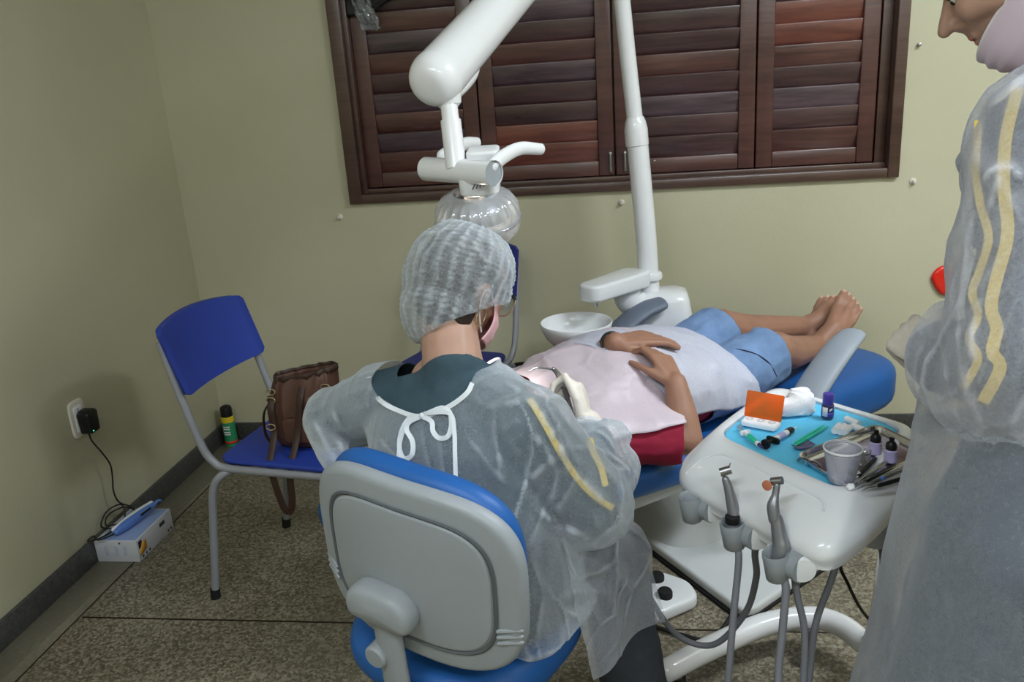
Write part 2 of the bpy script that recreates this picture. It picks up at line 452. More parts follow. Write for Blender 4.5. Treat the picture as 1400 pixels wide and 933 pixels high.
# ================================================================== ROOM
XL, XR, YB, YF, ZC = -1.751, 2.45, 3.168, -1.8, 2.62
def wall_mat():
    m = bpy.data.materials.new('pale_olive_wall_paint'); t = NT(m)
    p = t.n('ShaderNodeBsdfPrincipled'); t.l(p.outputs[0], t.out.inputs[0])
    vec = t.coord()
    f = t.noise(1.3, 5, .6, vec)
    c = t.ramp(f, [(.3, lin((188, 184, 156))), (.7, lin((197, 193, 167)))])
    t.l(c, p.inputs['Base Color']); p.inputs['Roughness'].default_value = .42
    h = t.math('ADD', t.math('MULTIPLY', t.noise(90, 4, .6, vec), .4), t.math('MULTIPLY', t.noise(5, 4, .6, vec), 1.0))
    t.l(t.bump(h, .18, .006), p.inputs['Normal']); return m
M['wall'] = wall_mat()
M['ceil'] = mat('white_ceiling_paint', (225, 224, 216), .9)
def floor_mat(name, dark, mid, light, amp=1):
    m = bpy.data.materials.new(name); t = NT(m)
    p = t.n('ShaderNodeBsdfPrincipled'); t.l(p.outputs[0], t.out.inputs[0])
    vec = t.coord()
    v = t.n('ShaderNodeTexVoronoi'); v.inputs['Scale'].default_value = 150; t.l(vec, v.inputs['Vector'])
    sep = t.n('ShaderNodeSeparateColor'); t.l(v.outputs['Color'], sep.inputs[0])
    n2 = t.noise(70, 5, .7, vec); n3 = t.noise(2.2, 4, .6, vec)
    f = t.math('ADD', t.math('MULTIPLY', sep.outputs[0], .45*amp), t.math('MULTIPLY', n2, .65))
    f = t.math('ADD', f, t.math('MULTIPLY', n3, .25))
    t.l(t.ramp(f, [(.30, lin(dark)), (.62, lin(mid)), (.95, lin(light))]), p.inputs['Base Color'])
    p.inputs['Roughness'].default_value = .45
    t.l(t.bump(n2, .15, .002), p.inputs['Normal']); return m
M['floor'] = floor_mat('speckled_terrazzo', (70, 62, 50), (118, 110, 92), (168, 160, 142))
M['floor_strip'] = floor_mat('grey_terrazzo_border', (98, 94, 80), (116, 111, 96), (130, 126, 110), .4)
M['skirt'] = floor_mat('dark_granite_skirting', (46, 46, 44), (66, 66, 64), (90, 90, 88), .7)
M['joint'] = mat('dark_brass_joint', (44, 32, 20), .6)
T = .16
b = MB(); b.box((.35, .68, -.05), (XR-XL+2*T, YB-YF+2*T, .1), 0.001); struct('floor', b, M['floor'])
b = MB(); b.box((.35, .68, ZC+.05), (XR-XL+2*T, YB-YF+2*T, .1), 0.001); struct('ceiling', b, M['ceil'])
b = MB(); b.box((XL-T/2, .68, ZC/2), (T, YB-YF+2*T, ZC), .001); struct('wall_left', b, M['wall'])
b = MB(); b.box((XR+T/2, .68, ZC/2), (T, YB-YF+2*T, ZC), .001); struct('wall_right', b, M['wall'])
b = MB(); b.box((.35, YF-T/2, ZC/2), (XR-XL, T, ZC), .001); struct('wall_rear', b, M['wall'])
WX0, WX1, WZ0, WZ1 = -1.05, .985, 1.0, 2.2
b = MB(); xs, zs = (XL, WX0, WX1, XR), (0, WZ0, WZ1, ZC)
vs = [(x, y, z) for y in (YB, YB+T) for z in zs for x in xs]; fs = []
I = lambda i, j, k: k*16+j*4+i
for k in (0, 1):
    for j in range(3):
        for i in range(3):
            if not (i == 1 and j == 1): fs.append([I(i, j, k), I(i+1, j, k), I(i+1, j+1, k), I(i, j+1, k)])
for a, c_ in (((1, 1), (2, 1)), ((2, 1), (2, 2)), ((2, 2), (1, 2)), ((1, 2), (1, 1))):
    fs.append([I(*a, 0), I(*c_, 0), I(*c_, 1), I(*a, 1)])
R_ = [(i, 0) for i in range(4)]+[(3, j) for j in range(1, 4)]+[(i, 3) for i in (2, 1, 0)]+[(0, j) for j in (2, 1)]
for a, c_ in zip(R_, R_[1:]+R_[:1]): fs.append([I(*a, 0), I(*c_, 0), I(*c_, 1), I(*a, 1)])
b.add(vs, fs)
struct('wall_back', b, M['wall'])
b = MB(); b.box((XL+.007, (YF+YB)/2, .04), (.014, YB-YF, .08), .003); struct('baseboard_left', b, M['skirt'])
b = MB(); b.box(((XL+XR)/2+.007, YB-.007, .04), (XR-XL-.014, .014, .08), .003); struct('baseboard_back', b, M['skirt'])
b = MB(); b.box((XR-.007, .68, .04), (.014, YB-YF-.03, .08), .003); struct('baseboard_right', b, M['skirt'])
b = MB(); b.box((XL+.077, (YF+YB)/2, .0006), (.126, YB-YF, .0012), .0003); struct('trim_1', b, M['floor_strip'])
b = MB(); b.box((XL+.1415, (YF+YB)/2, .0008), (.004, YB-YF, .0016), .0003)
for y in (-1.1, .4, 1.905): b.box(((XL+.14+XR)/2, y, .0008), (XR-XL-.16, .0055, .0016), .0003)
struct('trim_2', b, M['joint'])
# ---- louvred wooden window
def wood(name, c1, c2):
    m = bpy.data.materials.new(name); t = NT(m)
    p = t.n('ShaderNodeBsdfPrincipled'); t.l(p.outputs[0], t.out.inputs[0])
    vec = t.coord((3, 20, 34)); f = t.noise(2.0, 6, .65, vec); g = t.noise(1.1, 3, .5, t.coord((1.2, 3, 9)))
    t.l(t.ramp(t.math('ADD', t.math('MULTIPLY', f, .6), t.math('MULTIPLY', g, .4)), [(.36, lin(c1)), (.64, lin(c2))]), p.inputs['Base Color'])
    t.l(t.ramp(g, [(.3, (.26, .26, .26, 1)), (.7, (.5, .5, .5, 1))]), p.inputs['Roughness'])
    p.inputs['Coat Weight'].default_value = 1; p.inputs['Coat Roughness'].default_value = .3
    t.l(t.bump(f, .3, .003), p.inputs['Normal']); return m
WD = [wood('dark_shutter_wood', (48, 28, 30), (86, 56, 56)), wood('brown_shutter_wood', (64, 36, 34), (106, 66, 58)),
      wood('red_shutter_wood', (86, 40, 32), (128, 70, 54)), wood('plum_sheen_shutter_wood', (52, 38, 44), (100, 78, 86))]  # plum slats: purple-grey gloss highlights painted into the wood colour
M['frame_wood'] = wood('window_frame_wood', (56, 34, 28), (86, 58, 48))
M['stile_wood'] = wood('shutter_stile_wood', (62, 32, 28), (96, 56, 50))
win = struct('window_1', MB().box((0, 0, 0), (.01, .01, .01)), M['frame_wood']) if False else thing('window_1', None, None, ((WX0+WX1)/2, YB, WZ0))
win['kind'] = 'structure'
b = MB(); c = .05; y0, y1 = YB-.022, YB+.13
def slab(b, x0, x1, ya, yb, z0, z1, r=.004): b.box(((x0+x1)/2, (ya+yb)/2, (z0+z1)/2), (x1-x0, yb-ya, z1-z0), r)
slab(b, WX0, WX0+c, y0, y1, WZ0, WZ1); slab(b, WX1-.04, WX1, y0, y1, WZ0, WZ1)
slab(b, WX0+c-.001, WX1-.039, y0+.0015, y1-.001, WZ0+.0005, WZ0+.035); slab(b, WX0+c-.001, WX1-.039, y0+.0015, y1-.001, WZ1-.05, WZ1-.0005)
slab(b, WX0+c, WX0+c+.018, YB+.0, y1, WZ0+.035, WZ1-.05, .002); slab(b, WX1-.075, WX1-.04, YB+.03, y1, WZ0+.035, WZ1-.05, .002)
slab(b, WX0+c, WX1-.04, YB+.012, y1, WZ0+.035, WZ0+.052, .002)
put('window_frame', b, M['frame_wood'], win)
b = MB(); slab(b, WX0+.02, WX1-.02, YB+.10, YB+.125, WZ0+.02, WZ1-.02, .003); put('added_light_blocker', b, M['frame_wood'], win)  # added unseen board; stops world light leaking through the shutter gaps
LV = [(-.982, -.525), (-.520, -.022), (-.016, .488), (.493, .905)]
rnd = random.Random(11)
for i, (x0, x1) in enumerate(LV):
    b = MB(); s = .058; ya, yb = YB+.030, YB+.066; zb, zt = WZ0+.055, WZ1-.055
    slab(b, x0, x0+s, ya, yb, zb, zt); slab(b, x1-s, x1, ya, yb, zb, zt)
    slab(b, x0+s, x1-s, ya+.002, yb-.002, zb, zb+.055); slab(b, x0+s, x1-s, ya+.002, yb-.002, zt-.055, zt)
    sh = put('shutter', b, M['stile_wood'], win)
    b = MB(); z = zb+.055+.036; k = 0
    while z < zt-.075:
        b.mat(rnd.choice([0, 0, 1, 1, 2, 3, 3]))
        tl = math.radians(14+rnd.uniform(-4, 5))
        Tm = Matrix.Translation((( x0+x1)/2, YB+.048, z)) @ Matrix.Rotation(tl, 4, 'X')
        b.box((0, 0, 0), (x1-x0-2*s+.004, .012, .083), .004, Tm); z += .0725; k += 1
    b.mat(0); slab(b, x0+s-.004, x1-s+.004, YB+.072, YB+.075, zb, zt, .001)
    put('louvres', b, WD, sh)
for x in (-.036, .018):
    b = MB(); b.box((x, YB+.026, WZ0+.105), (.012, .012, .075), .003); b.tube([(x, YB+.018, WZ0+.08), (x, YB+.018, WZ0+.135)], .005, 8, n=1)
    put('latch', b, M['dull_steel'], win)
# torn plastic at the window's top left corner
b = MB()
def pl(u, v):
    x = -.985+.42*u; z = 1.80-.115*(1-.75*u)*v-.012*math.sin(9*u)
    return V(x, YB+.006+.012*noise.noise(V(u*5, v*3, 2))-.010*v*(1-v), z)
b.grid(pl, 36, 10)
tp = thing('plastic_sheet', 'torn black plastic sheet with a clear crumpled edge in the upper left shutter', 'plastic sheet', (-.8, YB-.01, 1.7))
put('black_film', b, M['black'], tp, solid=.0008)
b = MB()
def pl2(u, v):
    x = -.975+.07*u+.05*v; z = 1.80-.17*v+.012*noise.noise(V(u*6, v*6, 0))
    return V(x+.012*noise.noise(V(u*4, v*7, 5)), YB-.004+.016*noise.noise(V(u*7, v*8, 9)), z)
b.grid(pl2, 14, 30); put('clear_film', b, M['clear'], tp, solid=.0006)
# wall plugs
SP = [((-1.103, YB, .951), 'small cream wall plug left of the window below its sill'), ((.001, YB, .955), 'small cream wall plug under the window sill beside the white lamp pole'),
      ((1.04, YB, .981), 'small cream wall plug just below the lower right window corner'), ((.993+.03, YB, 1.446), 'tiny dark screw hole plug right of the window near its right frame')]
for i, (p, lb) in enumerate(SP):
    b = MB(); b.lathe([(.012 if i < 3 else .006, 0), (.012 if i < 3 else .006, .004), (.006, .008), (.005, .02), (.001, .021)], TM(p, (1, 0, 0), (0, 0, 1), (0, -1, 0)), 14)
    single('wall_plug', b, M['socket'] if i < 3 else M['dull_steel'], lb, 'wall plug', p, 'wall plugs around the window')
# ================================================================== LIGHT FITTINGS
def fitting(x, y, rz, power, label):
    t = thing('ceiling_light', label, 'ceiling light', (x, y, ZC), rz)
    b = MB(); b.box((0, 0, -.02), (1.26, .17, .04), .008); put('housing', b, M['white_metal'], t, local=True)
    for s in (-.045, .045):
        b = MB(); b.tube([(-.6, s, -.062), (.6, s, -.062)], .014, 14, n=1); put('tube', b, M['tube_light'], t, local=True)
    for s in (-.61, .61):
        b = MB(); b.box((s, 0, -.055), (.02, .15, .035), .004); put('end_socket', b, M['offwhite'], t, local=True)
    l = bpy.data.lights.new('fluorescent', 'AREA'); l.shape = 'RECTANGLE'; l.size = 1.2; l.size_y = .22; l.energy = power; l.color = (.88, .95, 1)
    o = bpy.data.objects.new('fluorescent', l); COL.objects.link(o); o.parent = t; o.location = (0, 0, -.085)
M['tube_light'] = emit_mat('fluorescent_tube', (235, 246, 255), 18)
fitting(1.5, 1.45, .25, 50, 'white twin-tube fluorescent light on the ceiling over the right side')
fitting(-.7, -.2, .15, 20, 'white twin-tube fluorescent light on the ceiling behind the camera to the left')
fitting(.9, -.9, .1, 24, 'white twin-tube fluorescent light on the ceiling behind the camera to the right')
w = bpy.data.worlds.new('world'); sc.world = w; w.use_nodes = True
w.node_tree.nodes['Background'].inputs[0].default_value = (.8, .9, 1, 1); w.node_tree.nodes['Background'].inputs[1].default_value = .3
# ================================================================== SCHOOL CHAIRS
def school_chair(label, loc, rz, plastic):
    t = thing('school_chair', label, 'chair', loc, rz, 'blue plastic school chairs')
    L = dict(local=True)
    b = MB(); ol = round_poly([(-.19, -.175), (.2, -.2), (.2, .2), (-.19, .175)], .05, 6)
    rings = []
    b.pad(ol, .432, .448, .007); 
    b.v = [p - V(0, 0, .012*math.exp(-((p.x+.02)/.14)**2-(p.y/.15)**2)) if p.z > .43 else p for p in b.v]
    put('seat', b, plastic, t, **L)
    # backrest: curved, gently arched panel wrapped on the posts
    b = MB()
    R = []
    nu, nv = 28, 12; th = .022
    def fr(u, v, off):
        y = -.205+.41*u; q = (2*u-1)
        z = .645+.185*v + .026*(1-q*q)*(v-.2) - .0*abs(q)
        x = -.225-.055*(v) - .035*(1-q*q) + off
        return V(x, y, z)
    ring = []
    prof = []
    for v in np.linspace(0, 1, 8): prof.append((v, th/2))
    for v in np.linspace(1, 0, 8): prof.append((v, -th/2))
    for u in np.linspace(0, 1, nu):
        e = 1-max(0, abs(2*u-1)-.86)/.14; e2 = math.sqrt(max(.02, 1-(1-e)**2))
        ring.append([fr(u, .5+(v-.5)*(.86+.14*e2), o*(.35+.65*e2)) for v, o in prof])
    b.loft(ring); put('backrest', b, plastic, t, smooth=60, **L)
    for s in (-1, 1):
        b = MB(); y = .195*s
        b.tube([(-.285, y*.99, .80), (-.255, y, .66), (-.215, y, .50), (-.19, y*.98, .447), (-.15, y*.96, .424), (.0, y*.97, .42), (.17, y, .42), (.20, y, .42)], .0115, 14)
        put('side_frame', b, M['chair_metal'], t, **L)
    for x in (.19, -.16):
        b = MB(); b.tube([(x, -.193, .418), (x, .193, .418)], .0105, 12, n=1); put('cross_bar', b, M['chair_metal'], t, **L)
    for sx in (-1, 1):
        for s in (-1, 1):
            b = MB(); y = .198*s
            b.tube([(.215*sx-(.04 if sx < 0 else 0), y*1.06, .0), (.195*sx-.02*(sx < 0), y*1.05, .25), (.185*sx-.01*(sx < 0), y*1.04, .36), (.165*sx, y*.98, .405), (.12*sx, y*.8, .415), (.11*sx, y*.5, .415)], .0115, 14)
            lg = put('leg', b, M['chair_metal'], t, **L)
            b = MB(); b.tube([(.215*sx-(.04 if sx < 0 else 0), y*1.06, .0), (.2135*sx-(.038 if sx < 0 else 0), y*1.059, .032)], .0145, 14, n=1)
            put('foot_cap', b, M['black_rubber'], lg, local=True)
    return t
school_chair('royal blue plastic school chair beside the left wall with a handbag on its seat', (-.955, 2.185, 0), -.14, M['chair_blue'])
school_chair('navy blue plastic school chair against the back wall behind the seated dentist', (-.655, 2.80, 0), math.radians(-106), M['chair_navy'])
# ================================================================== HANDBAG
bx, by, bz = -.925, 2.155, .447
t = thing('handbag', 'brown leather bucket handbag with hanging straps on the blue school chair', 'handbag', (bx, by, bz))
b = MB(); rings = []
for z, w, d, ox in [(0, .15, .10, 0), (.004, .175, .125, 0), (.03, .195, .14, 0), (.09, .20, .145, 0), (.15, .20, .13, 0), (.195, .195, .105, .005), (.215, .185, .085, .008)]:
    rings.append([(x+ox+(.012*math.sin(6*math.atan2(y, x)+z*30) if z > .1 else 0)*.5, y+.004*math.sin(5*x*40), z+(.016*x/.1 if z > .14 else 0)) for x, y in superell(w, d, 3, 48)])
inner = [[(x*.95, y*.9, z-.001) for x, y, z in rings[-1]], [(x*.93, y*.9, z-.06) for x, y, z in rings[-2]]]
b.loft(rings+inner, True, True); put('bag_body', b, M['leather'], t, local=True, smooth=60, subsurf=1)
b = MB()
b.loft([[(x*q, y*q2, z+dz) for x, y, z in rings[-1]] for q, q2, dz in ((1.0, 1.0, -.014), (1.035, 1.06, -.012), (1.035, 1.06, .004), (.99, 1, .007), (.95, .92, .0))], False, False)
put('rim_band', b, M['leather_dark'], t, local=True, smooth=60)
b = MB(); b.pad(rrect(.13, .075, .018), 0, .008, .004, TM((.02, -.0745, .065), (1, 0, 0), (0, 0, 1), (0, -1, 0))); put('front_pocket', b, M['leather'], t, local=True)
def ribbon(b, pts, w, th, side, n=10):
    P = [Vector(p) for p in spline(pts, n)]; R = []
    for i, p in enumerate(P):
        tn = (P[min(i+1, len(P)-1)]-P[max(0, i-1)]).normalized(); s = Vector(side); s = (s-tn*s.dot(tn)).normalized(); nn = tn.cross(s)
        R.append([p+s*(w/2*a)+nn*(th/2*c) for a, c in ((-1, -.6), (-.8, -1), (.8, -1), (1, -.6), (1, .6), (.8, 1), (-.8, 1), (-1, .6))])
    b.loft(R)
b = MB()
ribbon(b, [(.02, -.055, .19), (.015, -.078, .15), (.0, -.088, .06), (-.012, -.130, -.01), (-.014, -.150, -.05), (-.016, -.155, -.115), (-.028, -.155, -.150), (-.045, -.155, -.135), (-.062, -.150, -.06), (-.072, -.135, -.004), (-.070, -.088, .06), (-.072, -.080, .13), (-.075, -.058, .165)], .019, .005, (1, 0, 0))
put('shoulder_strap', b, M['leather_dark'], t, local=True, smooth=50)
b = MB(); ribbon(b, [(-.092, -.02, .14), (-.118, -.03, .10), (-.124, -.03, .04), (-.112, -.03, .008)], .012, .004, (0, 1, 0)); put('side_strap', b, M['leather_dark'], t, local=True)
for p in [(-.072, -.066, .155), (-.072, -.092, .085), (.05, -.07, .155), (.085, -.045, .185), (-.072, -.058, .178)]:
    b = MB(); q = [(p[0]+.012*math.cos(a)*1.1, p[1]-.004, p[2]+.009*math.sin(a)) for a in np.linspace(0, 2*PI, 17)]
    b.tube(q, .002, 8, n=1); put('buckle', b, M['brass'], t, local=True)
# ================================================================== WALL SOCKET, CHARGER, CARTON
sx, sy, sz = XL, 2.275, .478
t = thing('wall_socket', 'ivory wall socket plate low on the left wall', 'socket', (sx, sy, sz))
b = MB(); b.pad(superell(.078, .125, 5, 40), 0, .009, .005, TM((0, 0, 0), (0, -1, 0), (0, 0, 1), (1, 0, 0))); pl_ = put('plate', b, M['socket'], t, local=True)
b = MB(); b.pad(rrect(.042, .088, .008), .008, .0115, .002, TM((0, 0, 0), (0, -1, 0), (0, 0, 1), (1, 0, 0))); put('insert', b, M['white'], t, local=True)
for dz in (.028, .036):
    b = MB(); b.lathe([(.0028, .0113), (.0028, .0121)], TM((0, .0, dz-.005), (0, -1, 0), (0, 0, 1), (1, 0, 0)), 10); put('contact_hole', b, M['black'], t, local=True)
t = thing('power_adapter', 'black power adapter with looped cord plugged into the ivory wall socket', 'charger', (sx+.012, sy+.008, sz-.012))
b = MB(); b.pad(round_poly([(-.024, -.038), (.024, -.038), (.028, .03), (.014, .04), (-.014, .04), (-.028, .03)], .008), 0, .042, .007, TM((0, 0, 0), (0, -1, 0), (0, 0, 1), (1, 0, 0))); ad = put('adapter_body', b, M['black'], t, local=True)
b = MB(); b.ell((.0425, -.015, -.028), (.0012, .0022, .0022), seg=8, rings=6); put('indicator', b, M['led'], t, local=True)
bcx, bcy, bcw, bcd, bch = -1.662, 2.306, .148, .218, .076
b = MB()
wpts = [(-1.716, 2.268, .43), (-1.712, 2.27, .40), (-1.700, 2.288, .35), (-1.694, 2.305, .30), (-1.70, 2.31, .25), (-1.704, 2.305, .20), (-1.70, 2.315, .155),
        (-1.672, 2.335, .125), (-1.66, 2.33, .098), (-1.69, 2.30, .09), (-1.72, 2.255, .10), (-1.722, 2.275, .128), (-1.70, 2.33, .128), (-1.676, 2.35, .105), (-1.665, 2.325, .088),
        (-1.70, 2.265, .087), (-1.725, 2.235, .11), (-1.72, 2.275, .145), (-1.70, 2.325, .14), (-1.685, 2.30, .10), (-1.70, 2.245, .085), (-1.715, 2.185, .09), (-1.73, 2.165, .098), (-1.725, 2.19, .10), (-1.70, 2.175, .095), (-1.672, 2.205, .095), (-1.668, 2.235, .094)]
b.tube(wpts, .0026, 8, n=8); put('cord', b, M['cable'], t)
t = thing('carton', 'white carton with small prints on the floor against the left wall', 'box', (bcx, bcy, 0))
b = MB(); b.box((0, 0, bch/2), (bcw, bcd, bch), .0015); put('carton_body', b, M['carton'], t, local=True)
b = MB(); b.box((.004, -.0, bch+.0006), (bcw*.86, bcd*.93, .0012), .0004); put('top_print', b, M['print_blue'], t, local=True)
X_ = bcw/2
def flat(b, x0, x1, z0, z1, face):
    if face == 'f': b.box(((x0+x1)/2, -bcd/2-.0004, (z0+z1)/2), (x1-x0, .0008, z1-z0), .0003)
    else: b.box((X_+.0004, (x0+x1)/2, (z0+z1)/2), (.0008, x1-x0, z1-z0), .0003)
b = MB(); flat(b, -.100, -.080, .043, .068, 'r'); put('dark_square', b, M['print_navy'], t, local=True)
b = MB(); b.add([(X_+.0009, -.100, .016), (X_+.0009, -.058, .026), (X_+.0009, -.058, .056), (X_+.0009, -.080, .058), (X_+.0009, -.1, .034)], [[0, 1, 2, 3, 4]]); put('amber_patch', b, M['print_orange'], t, local=True, solid=.0005)
for args in [(y, y+.008, .006, .014, 'r') for y in (-.09, -.07, -.05, .07, .088)]+[(.03, .062, .046, .060, 'r'), (.012, .018, bch-.010, bch-.004, 'f')]:
    b = MB(); flat(b, *args); put('printed_mark', b, M['print_dark'], t, local=True)
for k, x in enumerate((-.04, -.033, -.005, .002, .026, .033)):
    b = MB(); flat(b, x, x+.0022, .02+.004*(k % 2), .058, 'f'); put('printed_line', b, M['print_blue'], t, local=True)
# curing light lying on the carton
t = thing('curing_light', 'blue and white curing light handpiece lying on the white carton', 'curing light', (-1.655, 2.30, bch+.001))
P0, P1 = V(-1.668, 2.225, bch+.020), V(-1.632, 2.395, bch+.026)
b = MB(); b.tube([P0, P0.lerp(P1, .2), P0.lerp(P1, .5), P0.lerp(P1, .8), P1], [.012, .0165, .017, .014, .010], 16, ell=(1, 1), round_ends=True); put('handle', b, M['lamp_blue'], t)
b = MB(); o = V(-.008, .0, .0075)
b.tube([P0+o, P0.lerp(P1, .5)+o, P1+o], [.008, .0125, .007], 12, round_ends=True); put('white_spine', b, M['white'], t)
b = MB(); o = V(.0155, -.0, .006)
b.tube([P0.lerp(P1, .55)+o, P0.lerp(P1, .8)+o*.9], [.004, .004], 8, n=1, round_ends=True); put('button_strip', b, M['black'], t)
b = MB(); b.tube([P1, P1+V(.006, .02, .004), P1+V(.008, .035, -.004)], [.006, .005, .0045], 10); put('light_tip', b, M['lamp_blue'], t)
# aerosol can
t = thing('aerosol_can', 'green aerosol can with black cap and yellow band on the floor in the corner', 'can', (-1.692, 3.105, 0))
b = MB(); b.lathe([(.022, 0), (.026, .002), (.0265, .006), (.0265, .118), (.0255, .122)], seg=28); put('can_body', b, M['can_green'], t, local=True)
b = MB(); b.lathe([(.0268, .112), (.0268, .134), (.024, .137)], seg=28); put('yellow_band', b, M['yellow'], t, local=True)
b = MB(); b.lathe([(.0245, .134), (.0245, .17), (.022, .178), (.012, .184), (.001, .185)], seg=28); put('cap', b, M['black'], t, local=True)
b = MB(); b.lathe([(.0268, .016), (.0268, .026)], seg=28, cap0=False, cap1=False); put('red_band', b, M['red'], t, local=True, solid=.0004)
b = MB()
for z in (.056, .066, .08, .09): b.grid(lambda u, v: V(.0268*math.cos(-2.2+1.2*u), .0268*math.sin(-2.2+1.2*u), z+.006*v), 8, 1)
put('label_lines', b, M['label_white'], t, local=True, solid=.0004)
# red heart ornament on the back wall
t = V(1.185, YB, .615)
b = MB(); ol = []
for k in range(64):
    a = 2*PI*k/64; x = 14*math.sin(a)*(1-.42*max(0, -math.cos(a))); y = 14*math.cos(a)-4.5*math.exp(-(math.sin(a)/.3)**2)*(1 if math.cos(a) > 0 else 0)
    ol.append((-x*.0042, y*.0042))
b.pad(ol, 0, .02, .012, TM(t, (-1, 0, 0), (0, 0, 1), (0, -1, 0)) @ Matrix.Rotation(.15, 4, 'Z')) 
single('heart_wall_art', b, M['red'], 'glossy red heart-shaped piece on the back wall behind the standing assistant', 'wall ornament', t)
# ================================================================== DENTAL CHAIR
PO, PU, PN = V(-.40, 1.98, 0), V(.788, .616, 0), V(-.616, .788, 0)
def PF(s, t, z): return PO + PU*s + PN*t + V(0, 0, z)
TP = TM(PO, PU, PN)
def poly_at(pts): return [(V(*p)) for p in pts]
dc = thing('dental_chair', 'blue upholstered dental chair the patient lies on', 'dental chair', (.35, 2.35, 0))
b = MB(); ol = round_poly([(.30, 1.93), (.74, 2.38), (.46, 2.74), (.03, 2.33)], .06); b.pad(ol, .006, .036, .01); bp = put('base_plate', b, M['offwhite'], dc)
b = MB(); b.pad(round_poly([(.296, 1.922), (.75, 2.38), (.46, 2.75), (.02, 2.33)], .06), 0, .010, .002); put('rubber_edge', b, M['black_rubber'], bp)
b = MB(); R = []
for z, x, w, d in [(.03, .88, .62, .34), (.10, .86, .54, .30), (.2, .78, .46, .26), (.30, .72, .52, .34), (.335, .72, .60, .38)]:
    R.append([(x+p[0], p[1], z) for p in superell(w, d, 4, 40)])
b.loft(R, T=TP); put('pedestal', b, M['offwhite'], dc, smooth=60)
b = MB(); b.pad(rrect(1.0, .42, .08), .27, .345, .03, TP @ Matrix.Translation(V(.55, 0, 0))); put('seat_pan', b, M['offwhite'], dc)
b = MB(); b.pad(round_poly([(-.16, -.22), (.62, -.285), (.62, .285), (-.16, .22)], .07), .335, .425, .035, TP); put('backrest', b, M['uph'], dc, smooth=60)
b = MB(); b.pad(round_poly([(-.42, -.12), (-.15, -.14), (-.15, .14), (-.42, .12)], .07), .37, .45, .03, TP); put('headrest', b, M['uph'], dc, smooth=60)
b = MB(); b.tube([PF(-.25, 0, .38), PF(-.1, 0, .35), PF(.1, 0, .33)], .018, 10); put('headrest_bar', b, M['steel'], dc)
b = MB(); b.pad(round_poly([(.60, -.27), (1.08, -.25), (1.08, .25), (.60, .27)], .05), .335, .425, .03, TP); put('seat', b, M['uph'], dc, smooth=60)
b = MB(); ol = round_poly([(1.05, -.25), (1.56, -.21), (1.56, .21), (1.05, .25)], [.07, .16, .16, .07], 8)
b.pad(ol, .285, .445, .05, TP, dome=.008); put('leg_rest', b, M['uph'], dc, smooth=60)
b = MB(); ol = round_poly([(1.30, .02), (1.60, .0), (1.60, .235), (1.30, .25)], [.01, .12, .12, .01], 8)
b.pad(ol, .456, .482, .006, TP); put('foot_cover', b, M['vinyl'], dc, smooth=60, solid=.001)
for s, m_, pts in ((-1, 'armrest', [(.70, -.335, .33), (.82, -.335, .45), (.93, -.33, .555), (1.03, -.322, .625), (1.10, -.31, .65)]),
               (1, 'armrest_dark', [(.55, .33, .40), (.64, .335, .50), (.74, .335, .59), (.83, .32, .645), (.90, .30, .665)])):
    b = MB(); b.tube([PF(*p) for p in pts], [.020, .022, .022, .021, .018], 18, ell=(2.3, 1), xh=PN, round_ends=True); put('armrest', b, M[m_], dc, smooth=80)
    b = MB(); b.tube([PF(pts[0][0]+.02, pts[0][1]*.95, .36), PF(pts[0][0]+.0, pts[0][1]*.6, .31)], .025, 12, n=1); put('armrest_pivot', b, M['offwhite'], dc)
# ================================================================== SPITTOON UNIT
ux, uy = .085, 2.86
su = thing('spittoon_unit', 'white spittoon unit with round bowl and cup shelf beyond the patient', 'dental unit', (ux, uy, 0))
b = MB(); R = []
for z, x, y, w, d in [(0, .02, 0, .44, .24), (.03, .02, 0, .45, .25), (.2, .02, 0, .42, .23), (.40, .03, 0, .36, .21), (.52, .02, 0, .28, .19), (.60, .028, -.0, .245, .175), (.66, .038, 0, .205, .16), (.683, .042, 0, .18, .14), (.692, .042, 0, .14, .10)]:
    R.append([(x+p[0], y+p[1], z) for p in superell(w, d, 4.5, 52)])
b.loft(R); put('column_body', b, M['white'], su, local=True, smooth=70)
bw = at(788, 449, 2.70); bl = bw-V(ux, uy, 0)
b = MB(); R = []
for z, x, y, w, d in [(.30, -.12, -.08, .28, .16), (.42, -.16, -.10, .27, .18), (.52, -.2, -.13, .24, .18), (.555, -.21, -.14, .22, .17), (.565, -.21, -.14, .19, .15)]:
    R.append([(x+p[0], y+p[1], z) for p in superell(w, d, 3.5, 40)])
b.loft(R); put('bowl_support', b, M['white'], su, local=True, smooth=70)
b = MB(); zr = bl.z+.022
prof = [(.045, zr-.085), (.07, zr-.08), (.1, zr-.05), (.114, zr-.02), (.118, zr-.002), (.116, zr+.001), (.113, zr), (.108, zr-.02), (.09, zr-.052), (.05, zr-.066), (.014, zr-.068), (.013, zr-.072), (.001, zr-.072)]
b.lathe(prof, TM((bl.x, bl.y, 0)), 48); put('bowl', b, M['white'], su, local=True, smooth=60)
